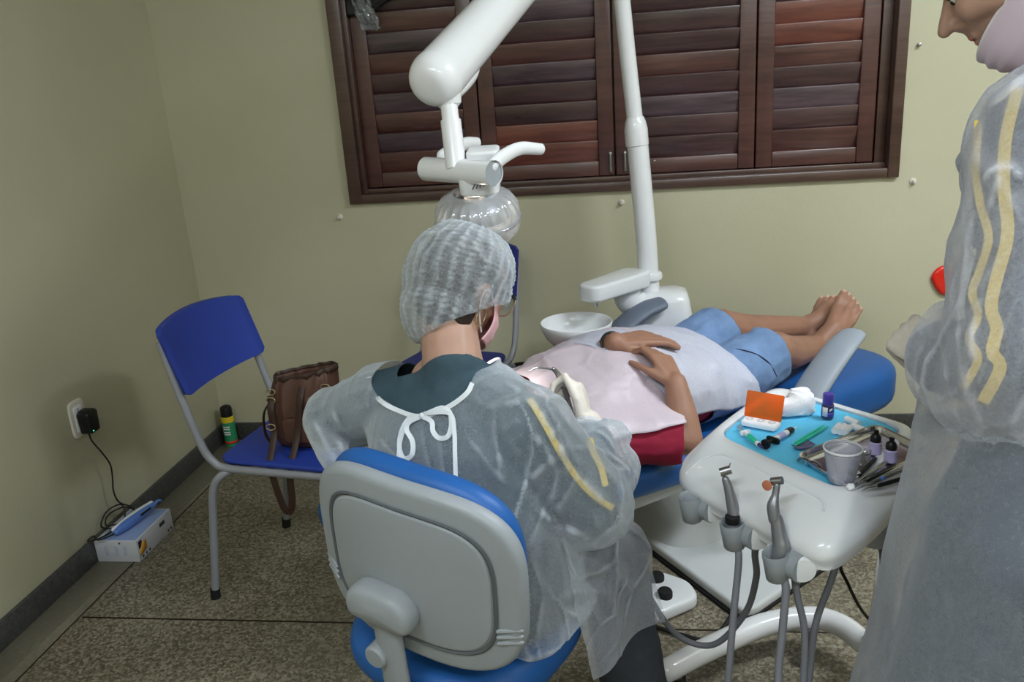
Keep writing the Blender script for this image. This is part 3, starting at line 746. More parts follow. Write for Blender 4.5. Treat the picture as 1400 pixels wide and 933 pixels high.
# cup shelf
p0, p1 = at(806, 398, 2.70), at(862, 388, 2.86)
ax = V(p1.x-p0.x, p1.y-p0.y, 0).normalized(); ay = V(-ax.y, ax.x, 0); Ls = (V(p1.x, p1.y, 0)-V(p0.x, p0.y, 0)).length
b = MB(); b.pad(round_poly([(-.02, -.045), (Ls+.05, -.07), (Ls+.05, .05), (-.02, .045)], [.04, .05, .05, .04], 8), -.035, .022, .012, TM((p0.x, p0.y, p0.z), ax, ay), dome=.004)
put('cup_shelf', b, M['white'], su, smooth=60)
pn = p0+ax*(Ls*.95)
b = MB(); b.tube([V(pn.x, pn.y, p0.z-.02), V(pn.x, pn.y-.0, p0.z-.08), V(ux+.02, uy, .60), V(ux+.02, uy, .5)], [.045, .048, .06, .07], 20); put('shelf_neck', b, M['white'], su, smooth=60)
b = MB(); b.tube([V(p0.x+.02, p0.y+.01, p0.z-.03), V(p0.x+.02, p0.y+.01, p0.z-.055)], .006, 10, n=1); put('cup_nozzle', b, M['steel'], su)
b = MB(); b.tube([(-.43, 2.92, .40), (-.36, 2.9, .41), (-.27, 2.86, .38), (-.2, 2.84, .33)], .008, 10); put('supply_hose', b, M['black_rubber'], su)
# ================================================================== DENTAL LIGHT
lt = thing('dental_light', 'white dental operating light on a long arm and tall pole', 'dental light', (.09, 2.85, .66))
PB = V(.09, 2.85, .66)
b = MB(); b.tube([PB, V(.082, 2.85, .86), V(.068, 2.85, 1.06), V(.056, 2.85, 1.22)], .0355, 24, n=3); put('lower_pole', b, M['white_metal'], lt)
b = MB(); b.lathe([(.036, 0), (.047, .004), (.049, .014), (.046, .024), (.036, .03)], TM((.087, 2.85, .73))); put('base_ring', b, M['white_metal'], lt)
b = MB(); b.lathe([(.034, -.02), (.0385, -.016), (.0385, .035), (.034, .06), (.028, .075)], TM((.056, 2.85, 1.205), (1, 0, .07), (0, 1, 0), (-.06, 0, 1))); put('pole_collar', b, M['white_metal'], lt)
PT = V(-.005, 2.85, 1.93)
b = MB(); b.tube([V(.056, 2.85, 1.22), V(.03, 2.85, 1.5), PT], .0265, 24, n=3); put('upper_pole', b, M['white_metal'], lt)
b = MB(); b.lathe([(.003, -.001), (.0036, .002), (.001, .003)], TM(at(895, 220, 2.72), (1, 0, 0), (0, 0, 1), (0, -1, 0)), 10); put('pole_screw', b, M['dull_steel'], lt)
A0 = at(592, 112, 1.75); A1 = V(PT.x, PT.y, 1.98); ad_ = (A1-A0).normalized()
bx_, by_, _ = frame(ad_, (0, 0, 1))
b = MB(); b.tube([A0+ad_*.02, A0.lerp(A1, .5), A1], [.058, .0525, .047], 36, n=4); put('arm', b, M['white_metal'], lt, smooth=60)
b = MB(); R = []
for k in range(9):
    a = PI/2*k/8; R.append((A0+ad_*(.022-.055*math.cos(PI/2-a)*1.0), .0588*(math.cos(a)**.6 if k < 8 else .02)))
b.loft([[c_+bx_*(q*math.cos(2*PI*k/32))+by_*(q*math.sin(2*PI*k/32)) for k in range(32)] for c_, q in R]); put('arm_end_cap', b, M['white_metal'], lt, smooth=80)
b = MB(); dn = -bx_
b.tube([A0+dn*.030+ad_*(.01), A0+dn*.044+ad_*.05, A0+dn*.046+ad_*.12, A0+dn*.036+ad_*.175], [.030, .034, .034, .024], 20, ell=(.75, 1.05), xh=dn, round_ends=True); put('arm_fairing', b, M['white_metal'], lt, smooth=80)
b = MB(); b.tube([A1-V(0, 0, .08), A1+V(0, 0, .06)], .052, 24, n=1); put('arm_joint', b, M['white_metal'], lt)
S0, S1 = at(612, 128, 1.775), at(624, 232, 1.765)
b = MB(); b.tube([S0+(S0-S1).normalized()*.02, S0.lerp(S1, .38)], .0185, 20, n=1); b.lathe([(.03, 0), (.028, .02), (.019, .03)], TM(S0, (1, 0, 0), (0, -1, 0), (0, 0, -1)), 20); put('stem', b, M['white_metal'], lt)
b = MB(); b.tube([S0.lerp(S1, .36), S1], .0222, 22, n=1); put('stem_sleeve', b, M['white_metal'], lt)
Y0, Y1 = at(583, 231, 1.84), at(676, 237, 1.70); yd = (Y1-Y0).normalized()
b = MB(); b.tube([Y0, Y0.lerp(Y1, .5), Y1], .0262, 26, n=2, cap=False); 
b.tube([Y0-yd*.001, Y0-yd*.012], [.026, .016], 26, n=1); put('yoke', b, M['white_metal'], lt, smooth=50)
b = MB(); b.tube([Y1-yd*.006, Y1-yd*.004], .025, 26, n=1); put('yoke_end', b, M['grey_plastic'], lt)
hs = [((605, 214, 1.85), (622, 203, 1.87), (638, 196, 1.90), (652, 195, 1.93)), ((672, 228, 1.71), (690, 213, 1.74), (712, 203, 1.78), (739, 204, 1.82))]
for h in hs:
    b = MB(); b.tube([at(*p) for p in h], [.0135, .0135, .0125, .011], 16, round_ends=True, ell=(1.15, .85)); put('handle', b, M['white_metal'], lt, smooth=80)
LC = at(653, 296, 1.80); tgt = PF(.10, 0, .62); la = (tgt-LC).normalized(); la = (la*.55+V(.05, .0, -1)*.45).normalized()
TL = TM(LC, *frame(-la, (1, 0, 0)))
b = MB(); b.pad(rrect(.085, .062, .02), .050, .098, .008, TL @ Matrix.Translation(V(.012, .012, 0))); hb = put('lamp_housing', b, M['white_metal'], lt, smooth=50)
for k in range(5):
    b = MB(); p = at(650+5*k, 262-1.5*k, 1.735); b.tube([p+V(-.006, 0, .004), p+V(.004, -.003, .022)], .0016, 6, n=1); put('vent_slot', b, M['dark_groove'], hb)
b = MB(); b.pad(rrect(.07, .05, .012), .092, .135, .006, TL @ Matrix.Translation(V(.022, .045, 0))); put('rear_cover', b, M['white_metal'], hb)
b = MB()
prof = [(.045, .058), (.06, .052), (.078, .038), (.088, .018), (.0925, -.002), (.0925, -.014), (.088, -.03), (.074, -.05), (.058, -.062)]
def ribs(mb):
    nn = []
    for p in mb.v:
        q = TL.inverted() @ p; a = math.atan2(q.y, q.x)
        if q.z > .004: q = V(q.x, q.y, q.z)*1; k = 1+.045*max(0, math.cos(24*a))*min(1, (q.z-.004)/.012)*min(1, max(0, (.052-q.z)/.01)); q.x *= k; q.y *= k
        nn.append(TL @ q)
    mb.v = nn; return mb
pr_ = []
for i in range(len(prof)-1):
    for k in range(3): t_ = k/3; pr_.append((prof[i][0]*(1-t_)+prof[i+1][0]*t_, prof[i][1]*(1-t_)+prof[i+1][1]*t_))
pr_.append(prof[-1])
b.lathe(pr_, TL, 168, False, False); ribs(b); put('lens_cover', b, M['lens'], lt, smooth=60, solid=.002)
b = MB(); b.lathe([(.0935, -.002), (.0955, -.006), (.0935, -.011)], TL, 48, False, False); put('lens_rim', b, M['clear'], lt, solid=.002)
b = MB(); b.lathe([(.02, .048), (.045, .04), (.062, .022), (.07, .0)], TL, 40, False, False); put('reflector', b, M['dull_steel'], lt, solid=.0015)
M['bulb'] = emit_mat('lamp_bulb', (255, 236, 205), 60)
b = MB(); b.tube([TL @ V(0, 0, .03), TL @ V(0, 0, .0)], .008, 12, n=1, round_ends=True); put('bulb', b, M['bulb'], lt)
l = bpy.data.lights.new('lamp_beam', 'SPOT'); l.energy = 12; l.spot_size = math.radians(30); l.spot_blend = .5; l.shadow_soft_size = .03; l.color = (1, .93, .82)
o = bpy.data.objects.new('lamp_beam', l); COL.objects.link(o)
bd = (tgt-LC).normalized(); o.matrix_world = TM(LC+bd*.07, *frame(-bd))
# ================================================================== INSTRUMENT CART
ZT = .745
ct = thing('instrument_cart', 'white delivery cart with a blue-lined tray top', 'instrument cart', (.36, 1.5, 0))
def ring(pts, zs, r):
    if not isinstance(zs, (list, tuple)): zs = [zs]*len(pts)
    return round_poly([(x, y, z) for (x, y), z in zip(pts, zs)], r, 7)
SH = [(.172, 1.497), (.255, 1.387), (.345, 1.272), (.43, 1.395), (.519, 1.522), (.325, 1.730), (.245, 1.612)]
RO = [(.150, 1.49), (.243, 1.368), (.350, 1.245), (.446, 1.383), (.540, 1.525), (.325, 1.757), (.222, 1.612)]
LU = [(.080, 1.437), (.168, 1.316), (.296, 1.150), (.425, 1.272), (.575, 1.52), (.335, 1.785), (.190, 1.622)]
LL = [(.086, 1.440), (.173, 1.321), (.300, 1.158), (.423, 1.280), (.565, 1.52), (.335, 1.775), (.198, 1.622)]
BT = [(.13, 1.450), (.205, 1.345), (.310, 1.205), (.41, 1.31), (.53, 1.52), (.335, 1.735), (.235, 1.62)]
RR = [.04, .1, .035, .1, .04, .045, .1]; R2 = [.055, .1, .045, .1, .06, .06, .1]
zu = [.692, .694, .694, .705, .722, .722, .712]
b = MB(); b.loft([ring(BT, .630, R2), ring(LL, [z-.036 for z in zu], R2), ring(LL, [z-.026 for z in zu], R2), ring(LU, [z-.016 for z in zu], R2), ring(LU, [z-.004 for z in zu], R2),
   ring([(a[0]*.88+c_[0]*.12, a[1]*.88+c_[1]*.12) for a, c_ in zip(LU, RO)], [z*.80+.745*.20+.004 for z in zu], R2), ring([(a[0]*.35+c_[0]*.65, a[1]*.35+c_[1]*.65) for a, c_ in zip(LU, RO)], [z*.3+.745*.7+.002 for z in zu], R2),
   ring(RO, .7465, RR), ring([(a[0]*.4+c_[0]*.6, a[1]*.4+c_[1]*.6) for a, c_ in zip(RO, SH)], .7495, RR), ring(SH, .7475, RR), ring(SH, .738, RR), ring([(.345+(x-.345)*.5, 1.50+(y-1.50)*.5) for x, y in SH], .7375, RR)])
put('tray_body', b, M['white'], ct, smooth=50)
# raised moulding line on the front apron
b = MB()
def ap(a, c_): # a along front 0..1, c 0 at lip 1 at rim
    p = V(*LU[0], 0).lerp(V(*LU[2], 0), a); q = V(*RO[0], 0).lerp(V(*RO[2], 0), a); z = .694*(1-c_)+.746*c_+.006*math.sin(PI*c_)
    r_ = p.lerp(q, c_); return V(r_.x, r_.y, z)
b.tube([ap(.08, .12), ap(.10, .45), ap(.16, .72), ap(.24, .79), ap(.5, .79), ap(.8, .79), ap(.88, .74), ap(.9, .6)], .0022, 8, n=6); put('apron_moulding', b, M['white'], ct)
g = V(.633, -.774, 0); og = V(-.774, -.633, 0)
HP = [at_z(958, 692, .655), at_z(1016, 728, .655), at_z(1076, 770, .655)]
M['holder_face'] = M['offwhite']
for i, h in enumerate(HP):
    h = h - og*.006
    b = MB(); b.tube([h-g*.026, h+g*.026], .024, 24, n=1); hd = put('holder', b, M['grey_plastic'], ct, smooth=50)
    b = MB(); b.lathe([(.0215, 0), (.0225, .004), (.020, .009), (.001, .011)], TM(h+g*.024, *frame((g*.8+og*.6))), 24); put('holder_cap', b, M['white'], hd)
    b = MB(); b.lathe([(.013, -.03), (.018, -.026), (.021, .02), (.0195, .024), (.015, .02), (.012, -.02)], TM(h-g*.008+og*.022, *frame((og*.15+V(0, 0, 1)))), 20); put('cup_ring', b, M['grey_plastic'], hd, smooth=60)
    b = MB(); b.tube([h-og*.01, h-og*.08+V(0, 0, .012)], .016, 14, n=1); put('holder_arm', b, M['white'], hd)
b = MB(); b.tube([V(.50, 1.45, .66), V(.52, 1.50, .62), V(.55, 1.62, .35), V(.56, 1.70, .14), V(.545, 1.735, .10), V(.505, 1.80, .10), V(.44, 1.828, .10), V(.32, 1.796, .10), V(.17, 1.695, .10), V(.075, 1.62, .10)], [.034, .034, .031, .030, .0285, .028, .028, .028, .028, .027], 22, n=6, round_ends=True)
put('stand_tube', b, M['white_metal'], ct, smooth=60)
b = MB(); b.pad(rrect(.2, .16, .03), .58, .65, .015, TM((.43, 1.47, 0), (.65, -.76, 0), (.76, .65, 0))); put('control_box', b, M['offwhite'], ct)
b = MB(); b.tube([V(.56, 1.70, .11), V(.66, 1.62, .11), V(.72, 1.5, .11)], .025, 16, round_ends=True); put('rear_foot', b, M['white_metal'], ct)
for p in ((.43, 1.80), (.10, 1.635), (.71, 1.51)):
    b = MB(); b.tube([V(p[0]-.011, p[1]+.004, .036), V(p[0]+.011, p[1]-.004, .036)], .036, 22, n=1); cs = put('castor', b, M['black_rubber'], ct)
    b = MB(); b.tube([V(p[0], p[1], .04), V(p[0], p[1], .09)], .012, 12, n=1); put('castor_stem', b, M['dull_steel'], cs)
# handpieces in the holders, each with its hose
h2 = HP[1]-g*.008+og*.018; h3 = HP[2]-g*.008+og*.018
t = thing('turbine_handpiece', 'grey angled turbine handpiece in the middle holder of the cart', 'handpiece', h2)
hd_ = at(991, 648, h2.y and (h2-EYE).dot(_fwd)); mid = at(997, 672, (h2-EYE).dot(_fwd)); lo = h2+V(0, 0, -.02)
b = MB(); b.tube([lo, h2+V(0, 0, .015), at(1005, 712, (h2-EYE).dot(_fwd)), mid, at(992, 656, (h2-EYE).dot(_fwd))], [.0115, .0115, .0115, .0085, .0065], 18, n=6, round_ends=True); put('handle', b, M['hp_grey'], t, smooth=70)
b = MB(); b.tube([hd_+V(-.008, 0, .002), hd_+V(.010, 0, .008)], .0075, 16, n=1); hh = put('head', b, M['dull_steel'], t)
b = MB(); b.tube([hd_+V(.006, 0, .008), hd_+V(.009, 0, .020)], .0011, 8, n=1); put('bur', b, M['dull_steel'], hh)
b = MB()
for k in range(6): pass
b.lathe([(.0122, 0), (.0126, .002), (.0126, .010), (.0122, .012)], TM(h2+V(0, 0, .022))); put('coupling_ring', b, M['black'], t)
dp = (h2-EYE).dot(_fwd)
b = MB(); b.tube([lo, at(1010, 760, dp), at(1004, 830, dp), at(998, 900, dp), at(996, 960, dp+.01), at(1015, 1030, dp+.02), V(.34, 1.38, .20), V(.50, 1.52, .24), V(.475, 1.46, .6)], .0062, 12, n=8); put('hose', b, M['hose'], t)
t = thing('prophy_handpiece', 'grey handpiece with a copper polishing disc in the nearest cart holder', 'handpiece', h3)
dp = (h3-EYE).dot(_fwd); lo = h3+V(0, 0, -.02)
b = MB(); b.tube([lo, at(1068, 752, dp), at(1066, 735, dp), at(1062, 712, dp), at(1059, 708, dp)], [.0125, .0145, .0125, .0105, .0105], 20, n=5); put('motor', b, M['hp_grey'], t, smooth=70)
b = MB(); b.tube([at(1059, 710, dp), at(1057, 692, dp), at(1060, 678, dp), at(1062, 664, dp)], [.0098, .0098, .0062, .0055], 18, n=5, round_ends=True); put('contra_angle', b, M['hp_grey'], t, smooth=70)
b = MB(); c_ = at(1063, 659, dp); b.tube([c_+V(-.009, .004, -.002), c_+V(.007, -.003, .004)], .0065, 14, n=1); hh = put('head', b, M['dull_steel'], t)
b = MB(); b.tube([c_+V(-.008, .003, -.002), at(1050, 664, dp)], .0012, 8, n=1); put('mandrel', b, M['dull_steel'], hh)
b = MB(); b.lathe([(.001, 0), (.0085, .0), (.0085, .0016), (.003, .003), (.001, .003)], TM(at(1049, 664, dp), *frame(V(-.6, -.75, .1))), 24); put('polishing_disc', b, M['gum'], hh)
b = MB(); b.tube([lo, at(1074, 800, dp), at(1070, 860, dp), at(1064, 930, dp), at(1070, 1010, dp), V(.36, 1.33, .18), V(.50, 1.46, .26), V(.46, 1.44, .6)], .0064, 12, n=8); put('hose', b, M['hose'], t)
for lab, pts in (('grey hose hanging beside the nearest cart holder', [at_z(1084, 772, .64), at(1090, 815, dp+.03), at(1100, 865, dp+.04), at(1098, 940, dp+.05), at(1096, 1010, dp+.05), V(.38, 1.36, .2), V(.50, 1.48, .28), V(.47, 1.43, .6)]),
                 ('dark grey hose hanging from under the right end of the cart', [V(.36, 1.30, .64), at(1136, 795, dp+.1), at(1116, 850, dp+.1), at(1109, 905, dp+.1), at(1108, 980, dp+.1), V(.42, 1.40, .22), V(.51, 1.50, .28), V(.48, 1.44, .6)])):
    b = MB(); b.tube(pts, .0060, 12, n=8); single('instrument_hose', b, M['hose'], lab, 'hose', pts[0])
b = MB(); b.tube([V(.41, 1.33, .62), at(1150, 770, 1.62), at(1160, 800, 1.66), at(1175, 830, 1.72), at(1190, 850, 1.78)], .0035, 8, n=6); single('power_cable', b, M['cable'], 'thin black cable behind the right corner of the cart', 'cable', V(.41, 1.33, .62))
# foot pedal
t = thing('foot_pedal', 'white foot control with two black buttons on the floor', 'foot pedal', (.10, 2.02, 0))
b = MB(); b.pad(round_poly([(.065, 1.915), (.185, 2.00), (.165, 2.075), (.085, 2.125), (.03, 2.07), (.02, 1.96)], .03, 5), 0, .042, .014, dome=.006); put('pedal_body', b, M['white'], t, smooth=50)
for q in ((898, 789), (909, 811)):
    p = at_z(q[0], q[1], .055); b = MB(); b.lathe([(.021, -.014), (.021, .004), (.018, .009), (.001, .0105)], TM(p), 26); put('button', b, M['black_rubber'], t)
b = MB(); b.tube([V(.05, 1.94, .015), at_z(880, 850, .01), at_z(930, 868, .01), at_z(975, 872, .012), V(.30, 2.0, .03)], .006, 10); put('pedal_cable', b, M['black_rubber'], t)
# ================================================================== THINGS ON THE CART
def tz(px, py, z=.0): return at_z(px, py, ZT+.0005+z)
def yaw_of(a, c): d = c-a; return math.atan2(d.y, d.x)
b = MB(); ol = round_poly([(x, y) for x, y in SH], RR, 6); cxs = sum(p[0] for p in ol)/len(ol); cys = sum(p[1] for p in ol)/len(ol)
ol = [(cxs+(x-cxs)*.985, cys+(y-cys)*.985) for x, y in ol]
N = 9; rings = []
for q in (1, .97, .93, .8, .6, .4, .2, .05):
    rr_ = []
    for x, y in ol:
        X, Y = cxs+(x-cxs)*q, cys+(y-cys)*q
        z = ZT-.001 + .0018*noise.noise(V(X*40, Y*40, 0)) + (.004*max(0, noise.noise(V(X*30, Y*30, 5))) if q > .9 else 0)*(1 if q < 1 else 1.3)
        rr_.append((X, Y, min(z, ZT+.004)))
    rings.append(rr_)
b.loft(rings, False, True); b.v = [V(p.x, p.y, p.z-.002) for p in b.v]
single('paper_liner', b, M['sheet_blue'], 'turquoise paper liner covering the cart tray', 'tray liner', (cxs, cys, ZT), solid=.0006)
# composite kit: white well block with an orange see-through lid
a, c = tz(1015, 588), tz(1062, 597); ang = yaw_of(a, c); o = tz(1040, 583)
t = thing('mixing_well', 'white mixing well block with an orange see-through lid standing open', 'mixing well', o, ang)
b = MB(); b.pad(rrect(.070, .034, .006), 0, .012, .004); put('block', b, M['cotton'], t, local=True)
for x in (-.022, 0, .022):
    b = MB(); b.lathe([(.008, .0118), (.0075, .0126), (.006, .0122), (.001, .0119)], TM((x, 0, 0)), 18); put('well', b, M['offwhite'], t, local=True)
b = MB(); b.pad(rrect(.074, .052, .003), 0, .0025, .001, TM((0.0, .018, .036), (1, 0, 0), (0, .30, .95), (0, -.95, .30))); put('orange_lid', b, M['orange'], t, local=True)
# folded gauze
o = tz(1078, 562); b = MB(); R = []
def gz(u, v): return V(0, 0, 0)
for k, (sc_, z) in enumerate(((.9, 0), (1.03, .004), (1.0, .010), (1.05, .016), (.98, .022), (.95, .027), (.8, .031), (.4, .033), (.05, .0335))):
    R.append([(x*sc_+.004*noise.noise(V(x*60, y*60, k)), y*sc_+.004*noise.noise(V(x*60, y*60, k+9)), z+.016*(x/.05)*(z/.034)*(1 if x > 0 else .3)+.003*noise.noise(V(x*50, y*50, 3))) for x, y in superell(.092, .07, 3.5, 48)])
b.loft(R, T=TZ((0, 0, 0), .1)); b.v = [p+o for p in b.v]
single('gauze_pad', b, M['cotton'], 'folded white gauze pad behind the orange lid on the cart', 'gauze', o, smooth=60)
# purple bottle
o = tz(1131, 571); t = thing('adhesive_bottle', 'purple bottle with purple screw cap on the cart liner', 'bottle', o)
b = MB(); b.lathe([(.0105, 0), (.0118, .0015), (.0118, .027), (.009, .030)], seg=28); put('bottle_body', b, M['purple_dark'], t, local=True)
b = MB(); b.lathe([(.0121, .006), (.0121, .014)], seg=28, cap0=False, cap1=False); put('purple_label', b, M['purple'], t, local=True, solid=.0003)
b = MB(); b.grid(lambda u, v: V(.0122*math.cos(-2.7+.9*u), .0122*math.sin(-2.7+.9*u), .006+.019*v), 8, 1); put('white_label', b, M['label_white'], t, local=True, solid=.0003)
b = MB(); b.grid(lambda u, v: V(.0123*math.cos(-1.55+.5*u), .0123*math.sin(-1.55+.5*u), .016+.005*v+.003*u), 6, 1); put('label_mark', b, M['label_white'], t, local=True, solid=.0003)
b = MB(); b.lathe([(.0098, .029), (.0104, .030), (.0104, .048), (.0092, .051), (.001, .0515)], seg=28); put('cap', b, M['purple'], t, local=True)
# micro applicators
for i, (q0, q1, lb) in enumerate((((1087, 606), (1126, 582), 'upper mint green applicator stick on the blue liner'), ((1086, 610), (1132, 583), 'lower mint green applicator stick on the blue liner'))):
    a, c = tz(*q0, .003), tz(*q1, .003); b = MB(); d = (c-a).normalized()
    b.tube([a, a.lerp(c, .3), a.lerp(c, .75), c], [.0018, .0024, .0022, .0012], 10, n=3, round_ends=True); single('applicator_stick', b, M['green'], lb, 'applicator', a, 'mint green applicator sticks')
# black syringe with white barrel
a, c = tz(1048, 607, .008), tz(1097, 580, .008); d = (c-a).normalized()*1.2; t = thing('composite_syringe', 'white barrelled composite syringe with black plunger and cap', 'syringe', a)
b = MB(); b.tube([a+d*.018, a+d*.058], .0058, 18, n=1); put('barrel', b, M['label_white'], t)
b = MB(); b.tube([a+d*.056, a+d*.068, a+d*.072], [.0068, .0068, .0045], 18, n=1); put('cap', b, M['black'], t)
b = MB(); b.tube([a+d*.072, a+d*.084], [.0022, .0012], 10, n=1); put('tip', b, M['white'], t)
b = MB(); b.tube([a-d*.002, a+d*.02], .0042, 14, n=1); b.lathe([(.0095, 0), (.0095, .004)], TM(a-d*.004, *frame(d)), 20); put('plunger', b, M['black'], t)
b = MB(); x, y, z = frame(d); b.pad(rrect(.028, .013, .005), 0, .004, .0015, TM(a+d*.016, V(0, 0, 1).cross(d).normalized(), V(0, 0, 1), d.normalized())); put('finger_grip', b, M['black'], t)
b = MB(); b.tube([a+d*.03, a+d*.046], .00592, 18, n=1); put('label_stripe', b, M['label_lilac'], t)
# etching syringe
a, c = tz(1010, 584, .006), tz(1060, 628, .006); d = (c-a).normalized()*1.3; t = thing('etching_syringe', 'thin white syringe with a green label and dark needle hub', 'syringe', a)
b = MB(); b.tube([a+d*.022, a+d*.066], .0048, 16, n=1); put('barrel', b, M['label_white'], t)
b = MB(); b.tube([a+d*.034, a+d*.06], .00495, 16, n=1); put('green_label', b, M['green'], t)
b = MB(); b.tube([a+d*.0, a+d*.024], .003, 12, n=1); b.lathe([(.007, 0), (.007, .003)], TM(a, *frame(d)), 18); put('plunger', b, M['clear'], t)
b = MB(); b.pad(rrect(.022, .011, .004), 0, .003, .001, TM(a+d*.021, V(0, 0, 1).cross(d).normalized(), V(0, 0, 1), d.normalized())); put('finger_grip', b, M['white'], t)
b = MB(); b.tube([a+d*.066, a+d*.076], [.004, .0022], 12, n=1); put('needle_hub', b, M['purple_dark'], t)
b = MB(); b.tube([a+d*.076, a+d*.086, a+d*.09+V(.004, 0, 0)], .0007, 6, n=3); put('needle', b, M['steel'], t)
# film piece
o = tz(1098, 612); ang = yaw_of(tz(1082, 615), tz(1115, 607)); b = MB()
b.grid(lambda u, v: V(-.02+.04*u, -.010+.020*v, .002+.004*(2*u-1)**2), 10, 2, TZ(o, ang)); single('film_piece', b, M['film'], 'small dark purple film strip below the green sticks', 'film', o, solid=.0006)
# cotton rolls
for i, (q0, q1, h, lb) in enumerate((((1139, 592), (1150, 580), 0, 'left cotton roll of the flat pile beside the cup'), ((1146, 593), (1157, 581), 0, 'second cotton roll of the flat pile behind the cup'), ((1153, 594), (1164, 583), 0, 'right cotton roll of the flat pile behind the cup'),
      ((1157, 573), (1174, 580), .0, 'far cotton roll near the tray rim'), ((1166, 583), (1184, 590), 0, 'cotton roll nearest the metal tray edge'))):
    a, c = tz(*q0, .0055), tz(*q1, .0055); d = (c-a).normalized(); m_ = (a+c)/2; b = MB()
    b.tube([m_-d*.0155, m_, m_+d*.0155], .0066, 14, n=3); displace(b, lambda p, q: .0005*noise.noise(p*400)); single('cotton_roll', b, M['cotton'], lb, 'cotton roll', m_-V(0, 0, .0055), 'white cotton rolls')
# metal tray
mA, mB, mC = tz(1086, 630), tz(1160, 676), tz(1198, 587)
mD = mC+(mB-mA)*.95
ol3 = [mA, mB, mD, mC]
def mring(sc_, z, r): 
    cc = sum(ol3, Vector())/4
    return round_poly([((cc+(p-cc)*sc_).x, (cc+(p-cc)*sc_).y, ZT+z) for p in ol3], r, 6)
b = MB(); b.loft([mring(.90, .002, .02), mring(.93, .003, .022), mring(.96, .012, .024), mring(1.0, .013, .026), mring(1.0, .0115, .026), mring(.965, .0105, .024), mring(.92, .001, .022), mring(.9, .0005, .02)], True, True)
cc = sum(ol3, Vector())/4
single('instrument_tray', b, M['tray_steel'], 'shiny steel instrument tray at the near right end of the blue liner', 'tray', (cc.x, cc.y, ZT), smooth=40)
zf = .0035
def tf(px, py, z=0): return at_z(px, py, ZT+zf+z)
# plastic cup
o = tf(1150, 657); t = thing('plastic_cup', 'frosted white disposable plastic cup standing in the steel tray', 'cup', o)
b = MB(); b.lathe([(.001, .0008), (.0205, .0008), (.0215, .003), (.0285, .050), (.0295, .058)], seg=48, cap0=False, cap1=False); put('cup_wall', b, M['cup'], t, local=True, smooth=50, solid=.0006)
b = MB(); b.lathe([(.0293, .057), (.0312, .0575), (.0316, .0595), (.0305, .061), (.0293, .0605)], seg=48, cap0=False, cap1=False); put('rim', b, M['white'], t, local=True, smooth=60)
# dropper bottles
for q, lb in (((1196, 620), 'dropper bottle with black nozzle cap nearer the plastic cup'), ((1217, 631), 'dropper bottle with black nozzle cap nearer the standing assistant')):
    o = tf(*q); t = thing('dropper_bottle', lb, 'bottle', o, 0, 'dropper bottles with black caps')
    b = MB(); b.lathe([(.0098, 0), (.0108, .001), (.0108, .021), (.008, .024)], seg=24); put('bottle_body', b, M['label_lilac'], t, local=True)
    b = MB(); b.lathe([(.0085, .023), (.0092, .0235), (.0092, .032), (.0068, .036), (.0038, .0385), (.0046, .0415), (.0042, .0445), (.001, .0455)], seg=24); put('nozzle_cap', b, M['black'], t, local=True)
# glass dappen dish
o = tf(1180, 634); t = thing('dappen_dish', 'small clear glass dappen dish beside the plastic cup', 'dish', o)
b = MB(); b.lathe([(.001, .0), (.0115, 0), (.0125, .003), (.0105, .008), (.0125, .013), (.0105, .018), (.0130, .024), (.0115, .0245), (.0085, .016), (.001, .012)], seg=30, cap0=False, cap1=False); put('dish', b, M['glass'], t, local=True, smooth=60)
# cotton pellets
for q, lb in (((1166, 640), 'cotton pellet between the cup and the glass dish, farther'), ((1171, 648), 'cotton pellet beside the glass dish, nearer'), ((1160, 655), 'cotton pellet seen through the cup side'), ((1163, 666), 'cotton pellet next to the instrument tips')):
    o = tf(*q, .006); b = MB(); b.ell(o, (.007, .006, .0055), seg=16, rings=10); displace(b, lambda p, n_: .0015*noise.noise(p*260)); single('cotton_pellet', b, M['cotton'], lb, 'cotton', o-V(0, 0, .006), 'cotton pellets in the steel tray')
# hand instruments
INS = [((1163, 662), (1202, 622), 'black', 'black hand instrument lying closest to the glass dish'), ((1166, 664), (1214, 630), 'steel', 'steel hand instrument with slim tip in the tray'),
       ((1168, 667), (1218, 640), 'black', 'black hand instrument in the middle of the bundle'), ((1172, 669), (1222, 648), 'dull_steel', 'satin steel instrument with a blue ring in the tray'), ((1178, 671), (1226, 657), 'black', 'black hand instrument nearest the tray front edge')]
for i, (q0, q1, m_, lb) in enumerate(INS):
    a, c = tf(*q0, .004), tf(*q1, .007); d = (c-a).normalized(); c = a+d*.125; t = thing('hand_instrument', lb, 'dental instrument', a, 0, 'hand instruments in the steel tray')
    b = MB(); b.tube([a+d*.03, a+d*.04, a+d*.10, a+d*.112], [.0022, .0036, .0036, .002], 12, n=3); put('handle', b, M[m_], t)
    b = MB(); b.tube([a, a+d*.012+V(.002, 0, .002), a+d*.032], [.0006, .0012, .002], 8, n=4); b2 = put('working_tip', b, M['steel'], t)
    if m_ == 'dull_steel':
        b = MB(); b.tube([a+d*.052, a+d*.060], .0042, 14, n=1); put('blue_ring', b, M['lamp_blue'], t)
for q, lb in (((1100, 632), 'steel clamp piece at the left end of the tray'), ((1113, 637), 'small steel matrix band beside the clamp in the tray')):
    o = tf(*q, .003); b = MB(); b.tube([o+V(-.012, .004, 0), o+V(-.004, .009, .003), o+V(.006, .004, .002), o+V(.010, -.004, 0), o+V(.0, -.008, .003)], .0024, 10, ell=(1.5, .7)); single('steel_clip', b, M['steel'], lb, 'clip', o-V(0, 0, .003), 'steel clips in the tray')
